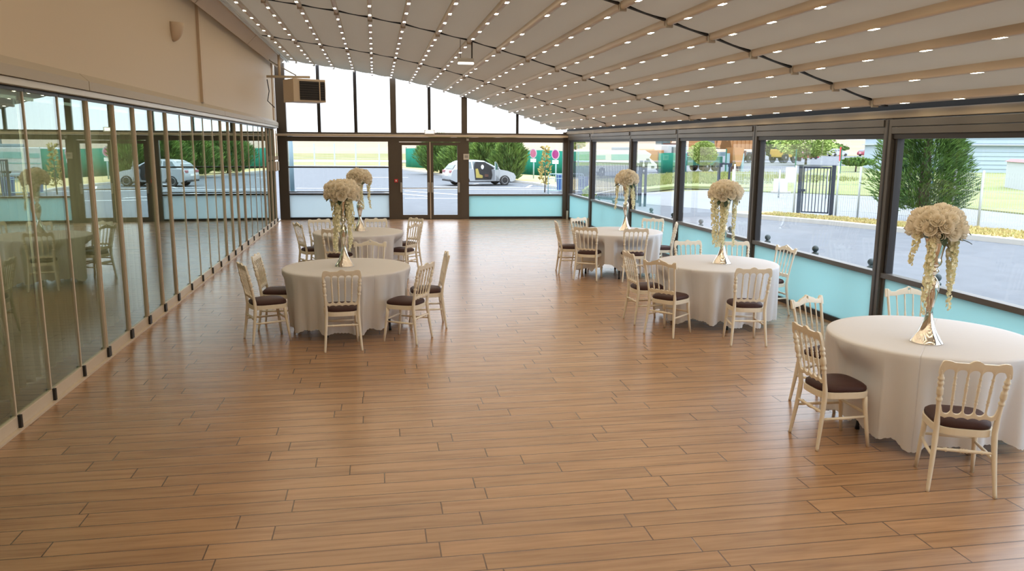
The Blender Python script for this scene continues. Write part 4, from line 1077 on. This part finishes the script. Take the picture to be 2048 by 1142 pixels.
# ------------------------------------------------------------------ outside: silver hatchback and other vehicles
def car(name, label, loc, rz, paint, detail=True, sc=1., group=None):
    t = thing(name, label, 'car', loc, rz, group); t.scale = (sc,)*3
    # lower body: side outline (x forward, z up) swept across the width
    side = [(-1.98,.34),(-2.0,.55),(-1.96,.80),(-1.86,.93),(-1.0,.96),(.9,.93),(1.45,.84),(1.85,.70),(1.98,.52),(1.96,.30),(1.72,.20)]
    for cx in (1.28, -1.22):
        for k in range(9): a = pi*k/8; side.append((cx+.345*cos(a), .24+.345*sin(a)))
    side += [(-1.72,.22)]
    sec = [(-.83,.0,1.),(-.80,.03,.985),(-.70,.06,.96),(.70,.06,.96),(.80,.03,.985),(.83,.0,1.)]
    b = MB(); n = len(side); vs = []; fs = []
    for y, dz, s in ((-.845,0,.985),(-.80,0,1.),(.80,0,1.),(.845,0,.985)):
        for x, z in side: vs.append((x*s, y, .55+(z-.55)*(s if abs(y) > .82 else 1)))
    for j in range(3):
        for k in range(n): k2 = (k+1) % n; fs.append((j*n+k, j*n+k2, (j+1)*n+k2, (j+1)*n+k))
    fs.append(tuple(range(n))); fs.append(tuple(reversed(range(3*n, 4*n))))
    b.add(vs, fs).obj('body', paint, t, smooth='auto')
    # cabin
    low = [(-1.88,.90),(.98,.90)]; cab = [(-1.86,.92),(-1.62,1.22),(-1.25,1.40),(-.4,1.46),(.05,1.42),(.45,1.22),(1.02,.92)]
    b = MB(); vs = []; fs = []; m_ = len(cab)
    for sgn in (-1, 1):
        for x, z in cab: vs.append((x, sgn*(.80-.24*((z-.92)/.54)), z))
    for k in range(m_-1): fs.append((k, k+1, m_+k+1, m_+k))
    fs.append(tuple(range(m_))); fs.append(tuple(range(m_, 2*m_)))
    b.add(vs, fs).obj('cabin', paint, t, smooth='auto')
    def ywid(z): return .80-.24*((z-.92)/.54)
    for sgn in (-1, 1):
        for poly, nm in (([(-1.50,.97),(-.72,.97),(-.72,1.36),(-1.20,1.33)], 'rear_window'), ([(-.64,.97),(.80,.97),(.40,1.20),(.05,1.35),(-.64,1.37)], 'side_window')):
            vs = [(x, sgn*(ywid(z)+.006), z) for x, z in poly] + [(x, sgn*(ywid(z)-.02), z) for x, z in poly]; k = len(poly)
            MB().add(vs, [tuple(range(k)), tuple(range(k, 2*k))] + [(i, (i+1) % k, (i+1) % k+k, i+k) for i in range(k)]).obj(nm, M['carglass'], t)
    MB().add([(.12,-.60,1.40),(.12,.60,1.40),(.98,.76,.965),(.98,-.76,.965),(.10,-.60,1.37),(.10,.60,1.37),(.95,.76,.95),(.95,-.76,.95)], [(0,1,2,3),(4,7,6,5),(0,3,7,4),(1,5,6,2),(0,4,5,1),(3,2,6,7)]).obj('windscreen', M['carglass'], t)
    MB().add([(-1.68,-.62,1.18),(-1.68,.62,1.18),(-1.86,.70,.96),(-1.86,-.70,.96),(-1.38,-.56,1.36),(-1.38,.56,1.36)], [(0,1,2,3),(0,4,5,1)]).obj('rear_screen', M['carglass'], t)
    for cx in (1.28, -1.22):
        for sgn in (-1, 1):
            wl = link('wheel', MB().lathe([(.18,-.09),(.285,-.09),(.305,-.06),(.305,.06),(.285,.09),(.18,.09)], 28).mesh('wheel', M['tyre'], smooth='auto'), t, (cx, sgn*.75, .305)); wl.rotation_euler = (pi/2, 0, 0)
            hb_ = MB().lathe([(.05,-.03),(.19,-.095),(.20,-.09),(.20,.09),(.19,.095),(.05,.03)], 20).mesh('hubcap', M['hub'], smooth='auto'); link('hubcap', hb_, wl)
            sp_ = MB()
            for k in range(7): a = 2*pi*k/7; sp_.tube([(.06*cos(a),.06*sin(a),-.1),(.15*cos(a+.3),.15*sin(a+.3),-.1)],   .011, 6)
            for k in range(7): a = 2*pi*k/7; sp_.tube([(.06*cos(a),.06*sin(a),.1),(.15*cos(a+.3),.15*sin(a+.3),.1)], .011, 6)
            sp_.obj('hub_slots', M['black'], wl)
    for sgn in (-1, 1):
        MB().box(-1.995,-1.80,sgn*.62-.16,sgn*.62+.16,.74,.88).obj('tail_light', M['lampred'], t, bevel=.02)
        MB().prism([(1.62,.62),(1.90,.60),(1.86,.70),(1.60,.76)], 'y', sgn*.64-.16, sgn*.64+.16).obj('headlight', M['carglass'], t)
        MB().ball((.82, sgn*.90, 1.0), (.07,.10,.07), 12, 8).obj('door_mirror', paint, t, smooth=True)
    MB().box(-2.03,-1.93,-.72,.72,.26,.36).obj('rear_bumper_strip', M['black'], t, bevel=.02)
    MB().box(-2.015,-1.99,-.26,.26,.56,.67).obj('number_plate', M['white'], t)
    MB().box(-1.1,1.0,-.86,.86,.22,.27).obj('sill', M['black'], t)
    if detail:
        poly = [(-.55,.34),(.42,.34),(.50,.60),(.44,.92),(.62,.99),(.05,1.34),(-.50,1.36),(-.62,.95)]
        op = MB().prism(poly, 'y', -.855, -.70).obj('door_opening', M['black'], t)
        MB().prism([(-.50,.46),(-.12,.44),(-.10,.58),(-.30,.66),(-.40,.98),(-.54,.96)], 'y', -.88, -.856).obj('front_seat', M['yellow_seat'], op)
        MB().ball((-.12,-.87,1.06), (.09,.05,.13), 12, 8).obj('headrest_cover', M['white'], op, smooth=True)
        MB().box(.02,.24,-.88,-.856,.50,.66).obj('bag', M['rust'], op)
        d = link('front_door', MB().prism([(0,.30),(-1.08,.33),(-1.12,.92),(0,.93)], 'y', -.05, .0).mesh('front_door', paint), t, (.86,-.85,0)); d.rotation_euler = (0, 0, radians(58))
        MB().tube([(0,-.025,.93),(-.42,-.02,1.24),(-.70,.0,1.36),(-1.05,.0,1.37),(-1.12,-.025,.93)], .018, 6).obj('window_frame', paint, d)
        MB().add([(-.02,-.02,.93),(-.43,-.015,1.22),(-.70,-.01,1.34),(-1.04,-.01,1.35),(-1.10,-.02,.93)], [(0,1,2,3,4)]).obj('door_glass', M['carglass'], d)
        MB().box(-1.02,-.88,.0,.02,.78,.83).obj('door_handle', M['black'], d)
    return t
car('hatchback_car', 'silver hatchback parked outside with its front door open', (5.75,44.9,-.03), radians(13), M['silver'], True, .97)
for x, y, rz, p_, lab in ((73.5,137.0,.1,M['carwhite'],'white car parked far left beyond the gate'), (79.5,139.0,.1,M['carred'],'red car parked between the far white car and the palm'), (112,182,.15,M['carwhite'],'white car in the far car park right of the gate'), (121.5,184,.2,M['carred'],'rightmost red car in the far car park right of the gate')):
    car('parked_car', lab, (x, y, -.1), rz, p_, False, 1.0 if x < 100 else 1.25, 'cars in the far car park')
def wheels(t, xs, y, r_, names='wheel'):
    for x in xs:
        for s in (-1, 1):
            w = link('wheel', MB().lathe([(.4*r_,-.14),(.95*r_,-.14),(r_,-.09),(r_,.09),(.95*r_,.14),(.4*r_,.14)], 24).mesh('wheel', M['tyre'], smooth='auto'), t, (x, s*y, r_)); w.rotation_euler = (pi/2, 0, 0)
            link('hub', MB().lathe([(.05,-.16),(.42*r_,-.12),(.42*r_,.12),(.05,.16)], 16).mesh('hub', M['hub']), w)
# motorhome
L_, rz = place_line(None, (14.9,57.6), (21.4,60.6))
t = thing('motorhome', 'white motorhome with teal stripe parked beyond the long gate', 'motorhome', (14.9,57.6,-.05), rz)
MB().prism([(.0,.35),(5.5,.35),(6.6,.38),(6.95,.55),(6.9,.85),(6.1,1.35),(6.3,1.62),(5.6,1.92),(.15,1.92),(0,1.75)], 'y', -.9, .9).obj('body', M['carwhite'], t, bevel=.04)
MB().prism([(5.75,1.02),(6.28,.92),(6.0,1.28),(5.75,1.28)], 'y', -.93, .93).obj('cab_window', M['carglass'], t)
MB().box(2.2,4.2,-.92,-.89,1.20,1.62).obj('side_window', M['teal'], t); MB().box(.5,1.6,-.92,-.89,1.25,1.55).obj('side_window', M['teal'], t)
MB().box(3.4,5.2,-.5,.5,1.92,2.14).obj('roof_box', M['lampgrey'], t, bevel=.05); MB().box(0.2,5.4,-.915,-.89,.85,.92).obj('stripe', M['teal'], t)
MB().box(6.3,6.6,-.93,-.9,.55,.72).obj('grille', M['carglass'], t)
wheels(t, (1.3, 5.5), .8, .34)
# green truck with white cab
L_, rz = place_line(None, (24.0,67.5), (33,71)); t = thing('green_truck', 'green lorry with a white cab right of the motorhome', 'truck', (24.0,67.5,-.05), rz)
MB().box(0,7.5,-.9,.9,.55,1.35).obj('bed', M['trgreen'], t, bevel=.03); MB().box(.9,3.1,-.95,.95,.95,2.35).obj('cab', M['carwhite'], t, bevel=.08)
MB().box(1.25,2.85,-.98,-.94,1.55,2.15).obj('cab_window', M['carglass'], t); MB().box(1.4,2.4,-.4,.4,2.35,2.5).obj('roof_light', M['rust'], t)
MB().box(-1.3,.6,-.7,.7,.9,1.9).obj('rear_body', M['orange'], t, bevel=.05); wheels(t, (1.5,5.6,6.7), .8, .42)
# orange dump truck
L_, rz = place_line(None, (41.5,102), (57,112)); t = thing('dump_truck', 'big orange dump truck behind the pale green tree', 'dump truck', (41.5,102,-.1), rz)
MB().box(1,17,-1.2,1.2,1.0,1.5).obj('chassis', M['lampgrey'], t, bevel=.05)
MB().prism([(7.5,1.9),(15.5,1.9),(16.6,3.8),(6.6,3.8)], 'y', -1.5, 1.5).obj('tipper_body', M['orange'], t, bevel=.05)
rib = MB()
for k in range(8): rib.box(7.6+k*1.05, 7.75+k*1.05, -1.58, -1.5, 1.95, 3.7)
rib.obj('body_ribs', M['orange'], t)
MB().box(1.2,3.9,-1.3,1.3,1.5,4.0).obj('cab', M['orange'], t, bevel=.12); MB().box(1.6,3.4,-1.34,-1.28,2.6,3.6).obj('cab_window', M['carglass'], t)
MB().tube([(4.4,-1.2,2.0),(5.4,-1.2,4.4),(6.4,-1.2,3.0)], .28, 8).obj('hoist', M['orange'], t)
MB().box(9.0,11.4,-1.35,-1.2,.9,1.7).obj('fuel_tank', M['rust'], t); wheels(t, (2.4,12.4,14.8), 1.2, .72)
# orange excavator and yellow loader boom
t = thing('excavator', 'orange excavator left of the pale green tree', 'excavator', (34.5,96,-.1), radians(25))
MB().box(-1.6,1.6,-1.2,-.6,0,.9).obj('track', M['tyre'], t, bevel=.2); MB().box(-1.6,1.6,.6,1.2,0,.9).obj('track', M['tyre'], t, bevel=.2)
MB().box(-1.8,1.5,-1.2,1.2,.9,1.9).obj('house', M['orange'], t, bevel=.1); MB().box(-.2,1.3,-1.1,0,1.9,3.3).obj('cab', M['carglass'], t, bevel=.08)
MB().tube([(1.4,.3,1.6),(3.6,.3,4.1),(5.0,.3,3.4),(5.6,.3,1.2)], [.32,.30,.26,.2], 8).obj('boom', M['orange'], t); MB().prism([(5.2,.6),(6.3,.6),(6.2,1.4),(5.3,1.5)], 'y', -.2, .8).obj('bucket', M['rust'], t)
t = thing('loader', 'yellow loader boom beside the right end of the dump truck', 'loader', (57.5,107,-.1), radians(30))
MB().box(-1.8,1.6,-1.1,1.1,.8,1.9).obj('body', M['yellow'], t, bevel=.1); MB().box(-.9,.5,-.9,.9,1.9,3.2).obj('cab', M['carglass'], t, bevel=.08)
MB().tube([(-.8,-1.0,2.0),(-2.6,-1.0,4.6)], .26, 8).obj('boom', M['yellow'], t); MB().tube([(.4,-1.0,2.0),(-1.6,-1.0,4.4)], .2, 8).obj('boom', M['yellow'], t); wheels(t, (-1.2,1.1), 1.0, .75)
t = thing('orange_hopper', 'small orange hopper between two pale blue posts', 'hopper', (30.5,66,0), radians(20))
MB().prism([(.1,.9),(.3,.5),(.7,.5),(.9,.9),(1.1,2.1),(-.1,2.1)], 'y', -.5, .5).obj('funnel', M['orange'], t); MB().box(.2,.8,-.3,.3,.0,.5).obj('base', M['rust'], t)
for x in (-.35, 1.35): MB().box(x-.14,x+.14,-.14,.14,0,1.6).obj('support_post', M['palebl'], t)
# pale blue industrial building on the right
L_, rz = place_line(None, (46.5,67.0), (78.0,50.0)); t = thing('industrial_building', 'pale blue clad industrial building at the far right', 'building', (46.5,67.0,0), rz)
MB().box(-1,36,0,14,0,3.55).obj('wall', M['bldblue'], t); ri = MB()
for k in range(9): ri.box(-1,36,-.05,0,.36+.37*k,.40+.37*k)
ri.obj('cladding_ribs', M['bldblue'], t); MB().box(-1.3,36,-.3,14.2,2.40,2.49).obj('gutter', M['bldtrim'], t)
MB().box(-1.2,36,-.2,14.2,3.2,4.6).obj('roof_edge', M['bldblue'], t)
for x in (3.02, 4.66): MB().box(x-.36,x+.36,-.08,0,1.25,2.28).obj('window', M['bldtrim'], t)
MB().box(1.93,2.05,-.14,0,.1,2.4).obj('downpipe', M['bldtrim'], t); MB().tube([(3.84,-.3,.3),(3.86,-.3,2.15)], .05, 8).obj('vent_pipe', M['bldtrim'], t)
MB().box(3.0,3.66,-.9,-.2,.0,.50).obj('cooling_unit', M['lampgrey'], t, bevel=.04)
t = thing('shed', 'low pale shed with faded red roof edge at the right edge', 'shed', (33.1,36.4,0), radians(-28))
MB().box(0,6,0,4,0,1.48).obj('wall', M['bldtrim'], t); MB().prism([(-.1,1.46),(6.1,1.46),(6.1,1.56),(.2,1.60)], 'y', -.15, 4.1).obj('roof', M['pinkbal'], t)

# ------------------------------------------------------------------ light
W = bpy.data.worlds.new('world'); S.world = W; W.use_nodes = True; nt = W.node_tree
bg = nt.nodes['Background']; tc = nt.nodes.new('ShaderNodeTexCoord'); sp = nt.nodes.new('ShaderNodeSeparateXYZ')
nt.links.new(tc.outputs['Generated'], sp.inputs[0])
rp = nt.nodes.new('ShaderNodeValToRGB'); nt.links.new(sp.outputs[2], rp.inputs['Fac'])
rp.color_ramp.elements[0].position = 0.; rp.color_ramp.elements[0].color = (1.30,1.38,1.50,1)
rp.color_ramp.elements[1].position = .30; rp.color_ramp.elements[1].color = (1.55,1.68,1.86,1)
e = rp.color_ramp.elements.new(1.0); e.color = (3.3,3.6,4.1,1)
nt.links.new(rp.outputs['Color'], bg.inputs['Color']); bg.inputs['Strength'].default_value = 1.0
sun = bpy.data.lights.new('sun', 'SUN'); sun.energy = 0.9; sun.angle = radians(25); sun.color = (1., .96, .90)
so = bpy.data.objects.new('sun', sun); COL.objects.link(so); so.rotation_euler = (radians(28), radians(-14), 0)

S.view_settings.view_transform = 'Standard'; S.view_settings.look = 'None'; S.view_settings.gamma = 1; S.view_settings.use_curve_mapping = False
S.view_settings.exposure = 0.74
cy = S.cycles
cy.max_bounces = 10; cy.diffuse_bounces = 5; cy.glossy_bounces = 5; cy.transparent_max_bounces = 24; cy.transmission_bounces = 6
cy.caustics_reflective = False; cy.caustics_refractive = False; cy.sample_clamp_indirect = 6
cy.use_denoising = True
